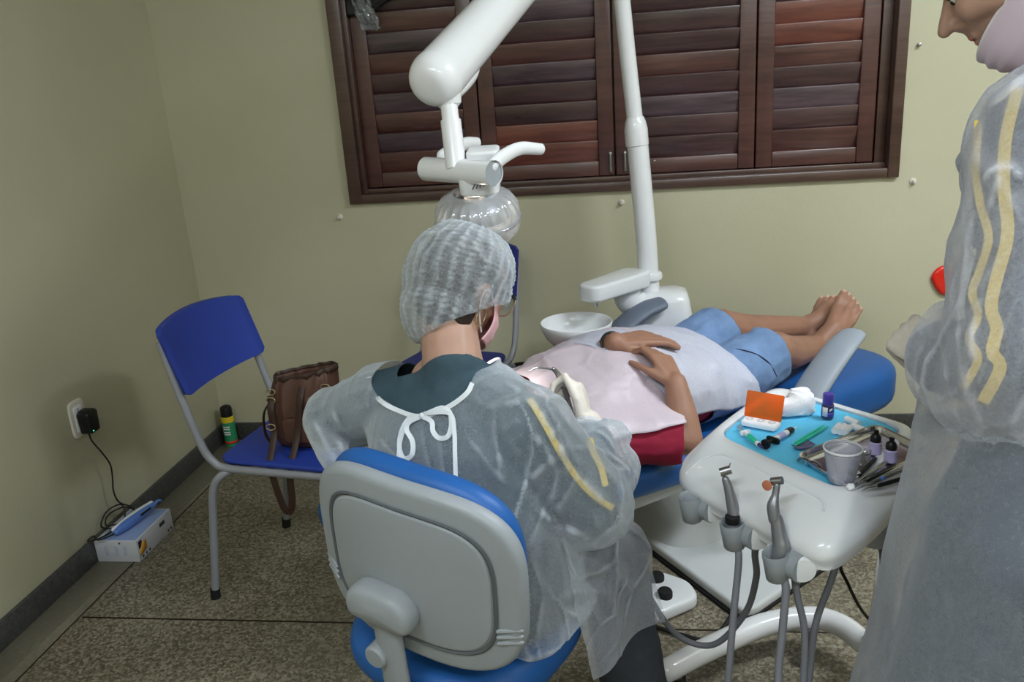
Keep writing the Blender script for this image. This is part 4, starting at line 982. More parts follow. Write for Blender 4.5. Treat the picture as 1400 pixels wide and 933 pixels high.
# ================================================================== OPERATOR STOOL
F_, Rt = V(.41, .912, 0), V(.912, -.41, 0)
SC = at(562, 778, 1.31)
st = thing('operator_stool', 'blue padded operator stool with grey plastic back shell under the dentist', 'stool', (SC.x+F_.x*.22, SC.y+F_.y*.22, 0))
upb = (V(0, 0, 1)-F_*.10+Rt*.09).normalized(); Rb = (Rt-upb*Rt.dot(upb)).normalized(); nb = Rb.cross(upb)   # points towards the camera side when negated
if nb.dot(F_) > 0: nb = -nb
TB = TM(SC, Rb, upb, nb)
W_, H_ = .395, .335
def shell_curve(mb):   # shell bends round the sitter
    Ti = TB.inverted(); o = []
    for p in mb.v:
        q = Ti @ p; q.z -= .9*q.x*q.x*.8; o.append(TB @ q)
    mb.v = o; return mb
def sub_pad(ol, z0, z1, e, dome=0): return shell_curve(MB().pad(ol, z0, z1, e, TB, dome=dome, ne=5))
S_ = superell(W_, H_, 3.4, 72)
put('back_shell', sub_pad(S_, -.012, .018, .012, .003), M['grey_plastic'], st, smooth=50)
b = MB(); I1 = superell(W_*.80, H_*.76, 3.6, 72)
b.loft([[(x*q, y*q, .0185+z) for x, y in I1] for q, z in ((1.02, .002), (1.0, .004), (.975, .002), (.97, -.002))], False, False, T=TB); shell_curve(b); put('groove', b, M['dark_groove'], st)
put('back_panel', shell_curve(MB().pad(superell(W_*.77, H_*.73, 3.6, 72), .01, .0225, .004, TB, dome=.003)), M['grey_plastic'], st, smooth=50)
put('back_cushion', sub_pad([(x-.010, y+.006) for x, y in superell(W_*.955, H_*1.0, 3.2, 72)], -.055, -.008, .022), M['stool_blue'], st, smooth=60)
for sx in (-1, 1):
    for k in range(3):
        b = MB(); b.tube([(sx*W_*.405, -.055-.012*k, .021), (sx*W_*.485, -.052-.012*k, .014)], .0035, 8, n=1, T=TB, round_ends=True); shell_curve(b); put('side_rib', b, M['grey_plastic'], st)
b = MB(); b.pad(round_poly([(-.062, -.032), (.062, -.032), (.066, .01), (.04, .036), (-.04, .036), (-.066, .01)], .025, 6), .015, .062, .016, TB @ Matrix.Translation(V(-.035, -.058, 0)), dome=.004); put('bracket_cover', b, M['grey_plastic'], st, smooth=60)
b = MB(); p = lambda x, y, z: TB @ V(x, y, z)
b.tube([p(-.035, -.05, .034), p(-.032, -.12, .036), p(-.028, -.20, .036), p(-.026, -.29, .03), p(-.025, -.335, -.01), p(-.024, -.345, -.10)], [.029, .028, .028, .028, .028, .028], 18, ell=(1, .45), xh=Rt, n=6); put('support_arm', b, M['grey_plastic'], st, smooth=60)
b = MB(); b.lathe([(.018, -.02), (.021, -.016), (.021, .008), (.018, .012), (.001, .013)], TM(p(-.052, -.165, .045), *frame(nb)), 24); put('knob', b, M['grey_plastic'], st)
sc0 = V(SC.x, SC.y, 0)+F_*.22-Rt*.065
TS = TM(sc0, Rt, F_)
b = MB(); b.pad(superell(.42, .41, 2.6, 60), .395, .468, .032, TS, dome=.006); put('seat', b, M['stool_blue'], st, smooth=60)
b = MB(); b.pad(superell(.34, .33, 2.6, 40), .385, .41, .008, TS); put('seat_pan', b, M['grey_plastic'], st)
b = MB(); b.tube([sc0+V(0, 0, .09), sc0+V(0, 0, .25)], .028, 20, n=1); b.tube([sc0+V(0, 0, .25), sc0+V(0, 0, .39)], .016, 20, n=1); put('gas_column', b, M['dull_steel'], st)
for k in range(5):
    a = 2*PI*k/5+.5; d = V(math.cos(a), math.sin(a), 0)
    b = MB(); b.tube([sc0+d*.02+V(0, 0, .10), sc0+d*.13+V(0, 0, .085), sc0+d*.24+V(0, 0, .07)], [.024, .02, .016], 14); lg = put('leg', b, M['grey_plastic'], st)
    b = MB(); q = sc0+d*.24; s_ = d.cross(V(0, 0, 1)); b.tube([q-s_*.018+V(0, 0, .028), q+s_*.018+V(0, 0, .028)], .028, 20, n=1); b.tube([q+V(0, 0, .03), q+V(0, 0, .07)], .008, 10, n=1); put('castor', b, M['black_rubber'], lg)
# ================================================================== PEOPLE
from mathutils.bvhtree import BVHTree
def bvh(mb): return BVHTree.FromPolygons([tuple(p) for p in mb.v], mb.f)
def hit(bv, px, py, off=0.0, default=1.5):
    d = (at(px, py, 1)-EYE).normalized(); h = bv.ray_cast(EYE, d)
    p = h[0] if h[0] is not None else at(px, py, default)
    return p-d*off
def head_elems(mb, C, F, U, k=1.0, nose=1.0):
    F = F.normalized(); U = (U-F*U.dot(F)).normalized(); S = F.cross(U)   # S = person's right
    P = lambda f, u, s=0: C+(F*f+U*u+S*s)*k
    T = TM(C, S*k, F*k, U*k)
    mb.ell((0, -.014, .028), (.074, .096, .084), T, 28, 18)
    mb.ell((0, .026, -.028), (.061, .070, .082), T, 28, 18)
    for s in (-1, 1):
        mb.cap(P(.0, -.052, .052*s), P(.070, -.094, .014*s), .024*k, .018*k)
        mb.cap(P(.072, -.02, .042*s), P(.045, -.03, .056*s), .022*k, .018*k)
        mb.cap(P(.097, -.033, .011*s), P(.094, -.034, .016*s), .0095*k, .0085*k, 12)
        mb.cap(P(.083, .026, .016*s), P(.070, .026, .044*s), .0115*k, .011*k)
        mb.ell(P(.072, .004, .031*s), (.0145*k, .0145*k, .0145*k), None, 14, 10)
        mb.ell((.077*s, -.010, -.012), (.009, .021, .031), T, 14, 12)
    mb.cap(P(.084, .014), P(.110*nose, -.026), .0085*k, .0105*k)
    mb.cap(P(.100, -.036), P(.092, -.048), .007*k, .006*k)
    mb.cap(P(.088, -.056, -.016), P(.088, -.056, .016), .0085*k, .0085*k); mb.cap(P(.093, -.056, -.006), P(.093, -.056, .006), .007*k, .007*k)
    mb.cap(P(.085, -.067, -.013), P(.085, -.067, .013), .0085*k, .0085*k); mb.cap(P(.089, -.068, -.005), P(.089, -.068, .005), .0065*k, .0065*k)
    mb.ell(P(.079, -.092), (.019*k, .019*k, .017*k), None, 16, 10)
    mb.ell((0, .068, .055), (.05, .02, .035), T, 18, 12)
    return P, T
def hand_elems(mb, wrist, fdir, dorsal, right, curls, thumb=None, k=1.0, r=.0078, spread=.06):
    X = Vector(fdir).normalized(); Z = (Vector(dorsal)-X*Vector(dorsal).dot(X)).normalized(); Y = Z.cross(X)*(1 if right else -1)
    W = lambda x, y, z: wrist+(X*x+Y*y+Z*z)*k
    ys = (.028, .0095, -.0095, -.027); mbx = (.086, .090, .086, .078); ln = (.041, .045, .042, .033)
    tips = []
    for i in range(4):
        mb.cap(W(.0, ys[i]*.55, 0), W(mbx[i], ys[i], 0), .0135*k, .0105*k, 12, fl=(1, 1))
        p = W(mbx[i], ys[i], 0); a = 0; sp = spread*(1.5-i)
        for j in range(3):
            a += curls[i][j]
            d = (X*math.cos(a)-Z*math.sin(a)); d = (d+Y*sp*math.cos(a)).normalized()
            L = ln[i]*(1, .62, .52)[j]*k; q = p+d*L
            mb.cap(p, q, r*k*(1.08-.07*j), r*k*(1.0-.08*j), 12); p = q
        tips.append((p, d))
    mb.cap(W(.012, .012, -.006), W(.06, .02, -.006), .016*k, .012*k, 12); mb.cap(W(.02, -.014, -.006), W(.065, -.018, -.004), .014*k, .010*k, 12)
    th = thumb or [(.75, .62, -.25), (.88, .42, -.2), (.95, .2, -.25)]
    p = W(.018, .022, -.006)
    for (x, y, z), L, r0, r1 in zip(th, (.044, .034, .027), (.0135, .0105, .0092), (.0105, .0092, .0075)):
        q = p+(X*x+Y*y+Z*z).normalized()*L*k; mb.cap(p, q, r0*k, r1*k, 12); p = q
    tips.append((p, (X*th[2][0]+Y*th[2][1]+Z*th[2][2]).normalized()))
    return tips
def tor(mb, rings, n=36, e=2.4):
    R = []
    for c, ax, hw, ay, hd in rings:
        R.append([c+ax*x+ay*y for x, y in superell(2*hw, 2*hd, e, n)])
    return mb.loft(R)
def ribbon_on(b, pts, w, th=.001, n=6, nrm=None):
    P = [Vector(p) for p in spline(pts, n)]; R = []
    for i, p in enumerate(P):
        tn = (P[min(i+1, len(P)-1)]-P[max(0, i-1)]).normalized(); v = nrm or (EYE-p).normalized(); s = tn.cross(v).normalized(); v2 = s.cross(tn)
        R.append([p+s*(w/2*a)+v2*(th/2*c) for a, c in ((-1, -1), (1, -1), (1, 1), (-1, 1))])
    b.loft(R)
# ------------------------------------------------------------------ PATIENT
pt = thing('person', 'barefoot person in crimson shirt and denim shorts lying back with hands clasped', 'person', (.15, 2.41, .42))
BR = [(.13, .535, .055, .06), (.20, .53, .088, .17), (.30, .54, .108, .20), (.42, .545, .122, .205), (.52, .548, .128, .205), (.62, .54, .12, .195), (.72, .525, .105, .185), (.80, .515, .095, .18), (.86, .51, .075, .15)]
def bprof(s):
    if s <= BR[0][0]: return BR[0][1:]
    for a, c in zip(BR, BR[1:]):
        if s <= c[0]:
            t = (s-a[0])/(c[0]-a[0]); t = t*t*(3-2*t); return tuple(a[i]*(1-t)+c[i]*t for i in (1, 2, 3))
    return BR[-1][1:]
def torso_rings(k, s0, s1, n=16, add=0.0):
    R = []
    for i in range(n+1):
        s = s0+(s1-s0)*i/n; z, hh, hw = bprof(s); R.append((PF(s, 0, z), PN, hw*k+add, V(0, 0, 1), hh*k+add))
    return R
elN, elF = at(938, 600, 2.15), PF(.50, .30, .50)
wrN, wrF = at(924, 524, 2.17), at(842, 468, 2.29)
shN, shF = PF(.225, -.185, .53), PF(.225, .185, .53)
b = MB(); head_elems(b, PF(-.02, 0, .59), V(0, 0, 1)+PU*.12, -PU)
b.cap(PF(.05, 0, .56), PF(.17, 0, .54), .058, .065)
tor(b, torso_rings(.93, .13, .86))
for sh, el, wr in ((shN, elN, wrN), (shF, elF, wrF)):
    b.cap(sh, el, .056, .043); b.cap(el, el.lerp(wr, .35), .043, .042); b.cap(el.lerp(wr, .35), wr, .042, .029)
kN, kF = PF(1.00, -.115, .575), PF(1.0, .115, .60)
aN, aF = at(1118, 474, 2.80), at(1098, 447, 2.92)
for t_, kn, an in ((-.09, kN, aN), (.09, kF, aF)):
    b.cap(PF(.76, t_, .51), kn, .088, .060); b.cap(kn, kn.lerp(an, .3)-V(0, 0, .012), .058, .055); b.cap(kn.lerp(an, .3)-V(0, 0, .012), an, .055, .038)
    b.ell(kn+V(0, 0, .02), (.045, .045, .04), None, 16, 10)
def foot_elems(mb, ankle, heel, toe, lat, k=1.0):
    X = (toe-heel).normalized(); L = (toe-heel).length; Y = (lat-X*lat.dot(X)).normalized(); Z = X.cross(Y)
    if Z.dot(ankle-heel) < 0: Z = -Z
    P = lambda x, y, z: heel+X*(x*L)+Y*y*k+Z*z*k
    mb.ell(P(.06, 0, .0), (.033*k, .033*k, .033*k), None, 16, 12)
    mb.cap(ankle, P(.1, 0, .012), .036*k, .033*k); mb.cap(ankle, P(.45, -.008, .022), .035*k, .030*k)
    mb.cap(P(.08, .004, 0), P(.68, .018, 0), .030*k, .020*k); mb.cap(P(.45, -.01, .018), P(.72, -.026, .004), .030*k, .020*k)
    mb.cap(P(.4, 0, .015), P(.72, 0, .006), .032*k, .021*k)
    for i in range(5):
        y = -.034+.0165*i; x0 = .74-.022*max(0, i-1); x1 = (1.0, .985, .955, .915, .87)[i]; r = (.0135, .0098, .0092, .0088, .0085)[i]
        mb.cap(P(x0-.04, y, .004), P((x0+x1)/2, y*1.04, .008), r*k*1.1, r*k, 12); mb.cap(P((x0+x1)/2, y*1.04, .008), P(x1-.03, y*1.05, .001), r*k, r*k*.95, 12)
    return P
hN, tN = at(1120, 497, 2.79), at(1170, 404, 2.86)
hF, tF = at(1100, 470, 2.93), at(1142, 402, 2.97)
latN = (at(1195, 440, 2.80)-at(1150, 415, 2.86)); latF = at(1100, 400, 3.0)-at(1150, 420, 2.92)
pfN = foot_elems(b, aN, hN, tN, latN, 1.08); pfF = foot_elems(b, aF, hF, tF, latF, 1.02)
# clasped hands: far hand flat on the belly, near hand laid over it
tipsF = hand_elems(b, wrF, at(884, 462, 2.30)-wrF, V(0, -.25, 1), False, [(.15, .25, .25), (.2, .3, .3), (.3, .4, .3), (.35, .5, .3)], [(.75, .5, -.3), (.85, .35, -.3), (.95, .2, -.3)], 1.02, .0090, spread=.02)
fd = at(897, 478, 2.23)-wrN
tipsN = hand_elems(b, wrN, fd, V(.45, -.35, .75), True, [(.35, .7, .5), (.45, .8, .5), (.55, .85, .6), (.65, .9, .6)], [(.75, .55, -.2), (.85, .35, -.35), (.85, .2, -.5)], 1.02, .0092, spread=.015)
body = blob(b, .0048, 4); put('body', body, M['skin_b'], pt, smooth=180)
# toenails
for P_, k in ((pfN, 1.08), (pfF, 1.02)):
    for i in range(5):
        y = -.034+.0165*i; x1 = (1.0, .985, .955, .915, .87)[i]; r = (.0135, .0098, .0092, .0088, .0085)[i]
        nb_ = MB(); c_ = P_(x1-.02, y*1.05, r*.80+.002); q = P_(x1-.05, y*1.05, r*.98+.002); x_ = (c_-q).normalized(); y_ = (P_(0, 1, 0)-P_(0, 0, 0)).normalized(); z_ = x_.cross(y_)
        nb_.ell((0, 0, 0), (.0075, r*.55, .0016), TM(c_, x_, y_, z_), 12, 8); put('toenail', nb_, M['nail'], pt)
# hair
b = MB(); HC = PF(-.02, 0, .59); b.ell(HC+V(0, 0, 0)-PU*.03-V(0, 0, .022), (.088, .088, .092), None, 32, 20); displace(b, lambda p, q: .004*ridged(p, 60)+.003*fbm(p, 25)); put('hair', b, M['hair'], pt, smooth=180)
# shirt: torso and short sleeves
b = MB(); tor(b, torso_rings(1.0, .155, .80, add=.006))
for sh, el in ((shN, elN), (shF, elF)): b.cap(sh, sh.lerp(el, .93), .068, .066)
b.cap(PF(.13, 0, .55), PF(.2, 0, .54), .066, .08)
sh_ = blob(b, .006, 6)
cut(sh_, lambda c: (c-PF(.135, 0, .55)).dot(PU) < .0 or any((c-e).length < .075 and (c-s.lerp(e, .92)).dot((e-s).normalized()) > .0 for s, e in ((shN, elN), (shF, elF))))
displace(sh_, lambda p, q: .004*fbm(p, 14)+.005*max(0, ridged(p, 11, 1, 1, 1.5, 2)))
put('shirt', sh_, M['crimson'], pt, smooth=180, solid=.0015)
# shorts
b = MB(); tor(b, torso_rings(1.0, .66, .84, add=.012))
for t_, kn in ((-.09, kN), (.09, kF)): b.cap(PF(.77, t_, .515), PF(.77, t_, .515).lerp(kn, .95), .100, .086)
so = blob(b, .006, 6)
def dropS(c):
    for t_, kn in ((-.09, kN), (.09, kF)):
        a = PF(.77, t_, .515); d = (kn-a).normalized()
        if (c-kn).length < .15 and (c-a.lerp(kn, .93)).dot(d) > 0: return True
    return (c-PF(.665, 0, .5)).dot(PU) < 0
cut(so, dropS); displace(so, lambda p, q: .005*fbm(p, 13, 3)+.007*max(0, ridged(p, 9, 1.2, 1.2, .8, 5)))
sho = put('shorts', so, M['denim'], pt, smooth=180, solid=.002)
bvS = bvh(so)
b = MB(); b.tube([hit(bvS, *q, .002, 2.5) for q in ((957, 482), (985, 476), (1010, 478), (1033, 484), (1052, 497), (1062, 515))], .0016, 6, n=4); put('seam', b, M['print_navy'], sho)
b = MB(); d = (wrF-elF).normalized(); x, y, z = frame(d); q = wrF-d*.022
b.tube([q+x*(.034*math.cos(a))+y*(.034*math.sin(a)) for a in np.linspace(0, 2*PI, 21)], .0042, 8, n=1); put('bracelet', b, M['black'], pt)
# ---- paper bib on the chest and white drape over the hips
bvh_shirt = bvh(sh_)
def drape(s0, s1, a0, a1, add, seed, ns, na, skew=0.0, drop=.06, gap=.012):
    b = MB()
    def fn(u, v):
        a = math.radians(a0+(a1-a0)*v); s = s0+(s1-s0)*u+skew*(v-.5)
        z, hh, hw = bprof(min(s, .8)); hh += add; hw += add
        if s > .8: hh += (s-.8)*.25
        ct, st = math.sin(a), math.cos(a)
        if st >= 0: t, zz = hw*math.copysign(abs(ct)**.85, ct), z+hh*st**.85
        else: t, zz = hw*(1 if ct > 0 else -1)*(1.0+.18*(-st)), z-drop*2.2*(-st)
        p = PF(s, t, zz)
        w = .006*ridged(p, 6.5, 1, 1, 1, seed)+.007*fbm(p, 7, seed)+.004*max(0, ridged(p, 16, 1, 1, 1, seed+3))
        n_ = (PN*ct+V(0, 0, 1)*max(st, .1)).normalized()
        p = p+n_*(max(-.003, w)+.002)
        c_ = PF(s, 0, z); dr = (p-c_); L = dr.length; dr.normalize(); best = L
        for bv in (bvh_shirt, bvS):
            h = bv.ray_cast(c_+dr*.5, -dr)
            if h[0] is not None: best = max(best, (h[0]-c_).length+gap+max(0, w+.004)*1.0)
        ctr.append(c_); drs.append(dr); return best
    ctr, drs = [], []
    Ls = np.array([fn(i/ns, j/na) for i in range(ns+1) for j in range(na+1)]).reshape(ns+1, na+1)
    for _ in range(60):     # stretch over the hollows like paper does
        P_ = np.pad(Ls, 1, mode='edge'); av = (P_[:-2, 1:-1]+P_[2:, 1:-1]+P_[1:-1, :-2]+P_[1:-1, 2:])/4
        Ls = np.maximum(Ls, av*1.0)
    Ls = Ls.reshape(-1); it = iter(range(len(Ls)))
    def fin(u, v):
        k = next(it); p = ctr[k]+drs[k]*float(Ls[k])
        return p+drs[k]*(.004+.0045*crumple(p, 8, .16, 1, 1, 1, seed)+.004*fbm(p, 9, seed)+.002*crumple(p, 19, .2, 1, 1, 1, seed))
    b.grid(fin, ns, na); return b
bb = drape(.165, .53, -85, 70, .004, 4, 100, 110, .12, gap=.010)
single('patient_bib', bb, M['bib_pink'], 'pinkish white paper bib over the chest of the lying person', 'bib', PF(.38, 0, .7), smooth=180, solid=.0006)
b2 = drape(.40, .75, -100, 62, .004, 9, 80, 80, -.17, .075, gap=.012)
single('hip_drape', b2, M['bib_white'], 'bluish white paper drape over the hips of the lying person', 'drape', PF(.72, 0, .66), smooth=180, solid=.0006)
# saliva ejector
b = MB(); b.tube([PF(.075, -.01, .69), PF(.08, -.02, .735), at(662, 502, 2.02), at(668, 512, 1.99), at(666, 530, 1.97), at(650, 580, 1.96), at(640, 640, 1.95), PF(.1, -.42, .35)], .0045, 12, n=8)
single('saliva_ejector', b, M['white'], 'white saliva ejector tube hooked at the mouth of the lying person', 'saliva ejector', PF(.08, 0, .69))
# ------------------------------------------------------------------ DENTIST
FD, RD = V(.41, .91, 0), V(.91, -.41, 0); Zv = V(0, 0, 1)
dn_ = thing('person', 'person seated on the stool, seen from behind in gauze cap and see-through gown', 'person', (sc0.x, sc0.y, .48))
C7 = at(600, 512, 1.50); PEL = V(sc0.x+.03, sc0.y-.007, .56)
shR, shL = C7+RD*.168+V(0, 0, -.088)+FD*.02, C7-RD*.165+V(0, 0, -.088)+FD*.03
elR, wrR = at(803, 690, 1.50), at(803, 580, 1.66)
elL, wrL = at(458, 572, 1.70), at(600, 560, 1.92)
hpR, hpL = PEL+RD*.09+FD*.02, PEL-RD*.09+FD*.02
knR, knL = at(832, 768, 1.66), PEL-RD*.22+FD*.40+V(0, 0, -.04)
ftR, ftL = V(.02, 1.40, .05), V(-.42, 1.78, .05)
HD = at(630, 392, 1.60); az = V(.55, .83, 0).normalized(); FH = (az*.84+V(0, 0, -.54)).normalized(); UH = (az*.54+V(0, 0, .84)).normalized()
def d_rings(k, add=0.0):
    R = []
    for z, hw, hd in ((.50, .175, .135), (.58, .168, .128), (.68, .162, .118), (.76, .168, .116), (.81, .174, .108), (.845, .158, .092), (.885, .115, .075), (.92, .07, .055)):
        t = (z-.50)/(.93-.50); c_ = V(PEL.x, PEL.y, 0).lerp(V(C7.x, C7.y, 0)+FD*.055, t); R.append((V(c_.x, c_.y, z), RD, hw*k+add, FD, hd*k+add))
    return R
b = MB(); PH, TH = head_elems(b, HD, FH, UH, .90)
b.cap(C7+FD*.045+V(0, 0, -.01), HD-UH*.05-FH*.02, .058, .052); b.cap(C7+FD*.04-V(0, 0, .052), shR, .044, .046); b.cap(C7+FD*.04-V(0, 0, .052), shL, .044, .046)
b.cap(C7+FD*.05-RD*.05-V(0, 0, .036), C7+FD*.05+RD*.03-V(0, 0, .045), .047, .045)
tor(b, d_rings(.92))
for sh, el, wr in ((shR, elR, wrR), (shL, elL, wrL)):
    b.cap(sh, el, .048, .038); b.cap(el, el.lerp(wr, .35), .038, .037); b.cap(el.lerp(wr, .35), wr, .037, .026)
for hp, kn, ft in ((hpR, knR, ftR), (hpL, knL, ftL)):
    b.cap(hp, kn, .085, .058); b.cap(kn, kn.lerp(ft, .35), .055, .052); b.cap(kn.lerp(ft, .35), ft+V(0, 0, .04), .052, .034)
body = blob(b, .0055, 4); put('body', body, M['skin_c'], dn_, smooth=180); bvB = bvh(body)
# hands in latex gloves
b = MB(); fdR = at(793, 532, 1.675)-wrR
toolA = (at(757, 508, 1.66), at(776, 552, 1.70))
hand_elems(b, wrR, fdR, V(.95, -.05, .1), True, [(.85, 1.1, .7), (1.15, 1.15, .7), (1.25, 1.2, .7), (1.3, 1.2, .7)], [(.92, .34, -.05), (.97, .02, -.25), (.95, -.1, -.28)], .86, .0086, spread=.03)
b.cap(wrR, wrR-(wrR-elR).normalized()*-.0, .030, .030); b.cap(wrR, wrR+(elR-wrR).normalized()*.045, .030, .031)
gl = blob(b, .0032, 3); displace(gl, lambda p, q: .0008*ridged(p, 70)); put('glove', gl, M['glove'], dn_, smooth=180)
b = MB(); hand_elems(b, wrL, PF(.05, -.02, .70)-wrL, V(-.3, -.4, .8), False, [(.2, .4, .3), (.3, .5, .4), (.5, .7, .5), (.7, .8, .5)], None, .88, .0084); b.cap(wrL, wrL+(elL-wrL).normalized()*.04, .030, .031)
gl = blob(b, .0036, 3); put('glove', gl, M['glove'], dn_, smooth=180)
# scrubs top, trousers, shoes
b = MB(); tor(b, d_rings(1.0, .006))
b.cap(C7+FD*.04-V(0, 0, .04), shR, .058, .060); b.cap(C7+FD*.04-V(0, 0, .04), shL, .058, .060); b.cap(C7+FD*.045+V(0, 0, -.04), C7+FD*.05+V(0, 0, .0), .075, .064); b.cap(C7+FD*.035-RD*.07+V(0, 0, -.037), C7+FD*.035+RD*.072+V(0, 0, -.046), .048, .040)
for sh, el, wr in ((shR, elR, wrR), (shL, elL, wrL)): b.cap(sh, el, .062, .054); b.cap(el, el.lerp(wr, .72), .054, .047)
sb = blob(b, .006, 6); nk = (HD-UH*.06-C7-FD*.045).normalized()
cut(sb, lambda c: (c-(C7+FD*.045+V(0, 0, -.012))).dot(nk) > 0 and (c-C7-FD*.045).length < .11)
displace(sb, lambda p, q: .003*fbm(p, 12, 2)+.004*max(0, ridged(p, 10, 1, 1, .6, 4)))
put('scrub_top', sb, M['scrub'], dn_, smooth=180, solid=.0015)
b = MB(); tor(b, d_rings(1.0, .008)[:3])
for hp, kn, ft in ((hpR, knR, ftR), (hpL, knL, ftL)):
    b.cap(hp, kn, .098, .075); b.cap(kn, ft+V(0, 0, .06), .073, .062)
tr_ = blob(b, .008, 6); displace(tr_, lambda p, q: .006*fbm(p, 10, 6)+.005*max(0, ridged(p, 9, 1, 1, .6, 8))); put('trousers', tr_, M['trouser'], dn_, smooth=180)
for ft, d in ((ftR, V(.6, .75, 0)), (ftL, V(.3, .95, 0))):
    b = MB(); d = d.normalized(); b.cap(ft-d*.03+V(0, 0, -.005), ft+d*.14+V(0, 0, -.012), .042, .036, fl=(1, 1)); b.cap(ft+V(0, 0, .03), ft+d*.06+V(0, 0, .0), .045, .04)
    s_ = blob(b, .006, 4); s_.v = [V(p.x, p.y, max(p.z, .003)) for p in s_.v]; put('shoe', s_, M['black'], dn_, smooth=180)
# gown: loose shell over torso and sleeves, open at the neck
b = MB(); tor(b, [(c_, ax, hw+(.022 if c_.z < .7 else 0), ay, hd+(.020 if c_.z < .7 else 0)) for c_, ax, hw, ay, hd in d_rings(1.03, .022)])
b.cap(C7+FD*.04-V(0, 0, .045), shR, .076, .080); b.cap(C7+FD*.04-V(0, 0, .045), shL, .076, .080); b.cap(C7+FD*.045+V(0, 0, -.04), C7+FD*.05+V(0, 0, .03), .098, .085)
b.cap(shR, elR, .082, .088); b.cap(elR, elR.lerp(wrR, .55), .085, .075); b.cap(elR.lerp(wrR, .5), elR.lerp(wrR, .72), .068, .05)
b.cap(elR+V(-.01, -.02, -.0), elR+V(-.005, 0, -.055), .07, .045); b.cap(elR, at(842, 640, 1.56), .06, .052); b.cap(shR.lerp(elR, .5), at(835, 600, 1.58), .05, .04)
b.cap(elR.lerp(wrR, .68), wrR-(wrR-elR).normalized()*.005, .046, .036)
b.cap(shL, elL, .080, .066); b.cap(elL, wrL, .072, .05); b.cap(elL, at(430, 570, 1.68), .06, .018)
b.cap(at(432, 576, 1.67), at(460, 626, 1.60), .034, .034)
gw = blob(b, .0047, 6)
bvG = bvh(gw)
n1, n2, n3 = hit(bvG, 507, 519), hit(bvG, 577, 567), hit(bvG, 646, 516)
pn_ = (n3-n2).cross(n1-n2).normalized()
if pn_.dot(HD-n2) < 0: pn_ = -pn_
wd = (wrR-elR).normalized()
CRE = [((690, 522), (738, 566), .008, .010), ((738, 566), (777, 640), .007, .010), ((700, 678), (768, 612), .007, .012), ((768, 612), (795, 570), .008, .010), ((760, 700), (790, 650), .006, .010), ((790, 650), (828, 690), .007, .012), ((785, 612), (832, 618), .006, .010), ((832, 618), (862, 655), .006, .010),
       ((520, 600), (560, 640), .006, .008), ((600, 590), (612, 670), .006, .009), ((575, 575), (590, 650), .005, .008), ((640, 600), (690, 660), .007, .009), ((455, 560), (470, 620), .007, .010), ((430, 575), (458, 630), .006, .010), ((675, 560), (685, 650), .006, .009), ((800, 740), (850, 640), .006, .010), ((735, 700), (800, 735), .008, .012)]
CR = [(hit(bvG, *a), hit(bvG, *c_), h*.95, w*.75) for a, c_, h, w in CRE]
def gdis(p, q):
    d = .005*fbm(p, 7, 3)+.010*crumple(p, 6.5, .07, 1, 1, .42, 7)+.0035*crumple(p, 14, .09, 1, 1, .45, 2)
    for A, B_, h, w in CR: d += crease(p, A, B_, w, h)
    d *= 1+.8*math.exp(-((p-elR).length/.16)**2)
    fade = min(1, max(.25, (p-C7).length/.16-.3))
    if (p-wrR).length < .08: fade *= .3
    return d*fade
displace(gw, gdis)
_vz = sorted([((q-n2).dot(RD), q.z) for q in [hit(bvG, *q_) for q_ in ((507, 519), (518, 544), (543, 559), (577, 567), (614, 554), (638, 536), (646, 518))]])
def vline(x):
    if _vz[-1][0] <= x < _vz[-1][0]+.055: return _vz[-1][1]+.010
    if x <= _vz[0][0] or x >= _vz[-1][0]: return 9
    for (a, za), (c_, zc) in zip(_vz, _vz[1:]):
        if x <= c_: return za+(zc-za)*(x-a)/(c_-a)
cut(gw, lambda c: (c.z > vline((c-n2).dot(RD)) and (c-C7).length < .25) or ((c-wrR).dot(wd) > -.012 and (c-wrR).length < .07) or ((c-wrL).dot((wrL-elL).normalized()) > -.012 and (c-wrL).length < .08) or c.z < .50)
gob = put('gown', gw, M['gown'], dn_, smooth=180)
bvG2 = bvh(gw)
def gp(x, y, off=.003): return hit(bvG2, x, y, off, 1.45)
b = MB(); nkpts = [(505, 514), (509, 525), (519, 545), (543, 559), (576, 568), (612, 555), (637, 537), (646, 522)]
ribbon_on(b, [gp(x, y+2, .002) for x, y in nkpts], .0085, .0015, 8); put('neck_binding', b, M['cuff'], gob)
K = gp(577, 569, .005)
def dk(x, y, o=.004): return gp(x, y, o)
b = MB(); ribbon_on(b, [K, dk(560, 572), dk(549, 590), dk(546, 612), dk(552, 627), dk(563, 622), dk(564, 604), dk(556, 588, .008), dk(560, 577, .01), K], .0085, .0012, 8); put('bow_loop', b, M['cuff'], gob)
b = MB(); ribbon_on(b, [K, dk(590, 577, .01), dk(592, 590, .01), dk(600, 599), dk(612, 597), dk(617, 582), dk(615, 565), dk(605, 558, .006), dk(590, 563, .008), K], .0085, .0012, 8); put('bow_loop', b, M['cuff'], gob)
b = MB(); ribbon_on(b, [K, dk(585, 565, .009), dk(615, 566, .009), dk(621, 590), dk(622, 620), dk(623, 654)], .0075, .0012, 8); put('tie_end', b, M['cuff'], gob)
b = MB(); ribbon_on(b, [K, dk(560, 574, .007), dk(548, 600, .007), dk(545, 630), dk(548, 652)], .0075, .0012, 8); put('tie_end', b, M['cuff'], gob)
b = MB(); b.ell(K, (.006, .005, .006), None, 12, 8); put('knot', b, M['cuff'], gob)
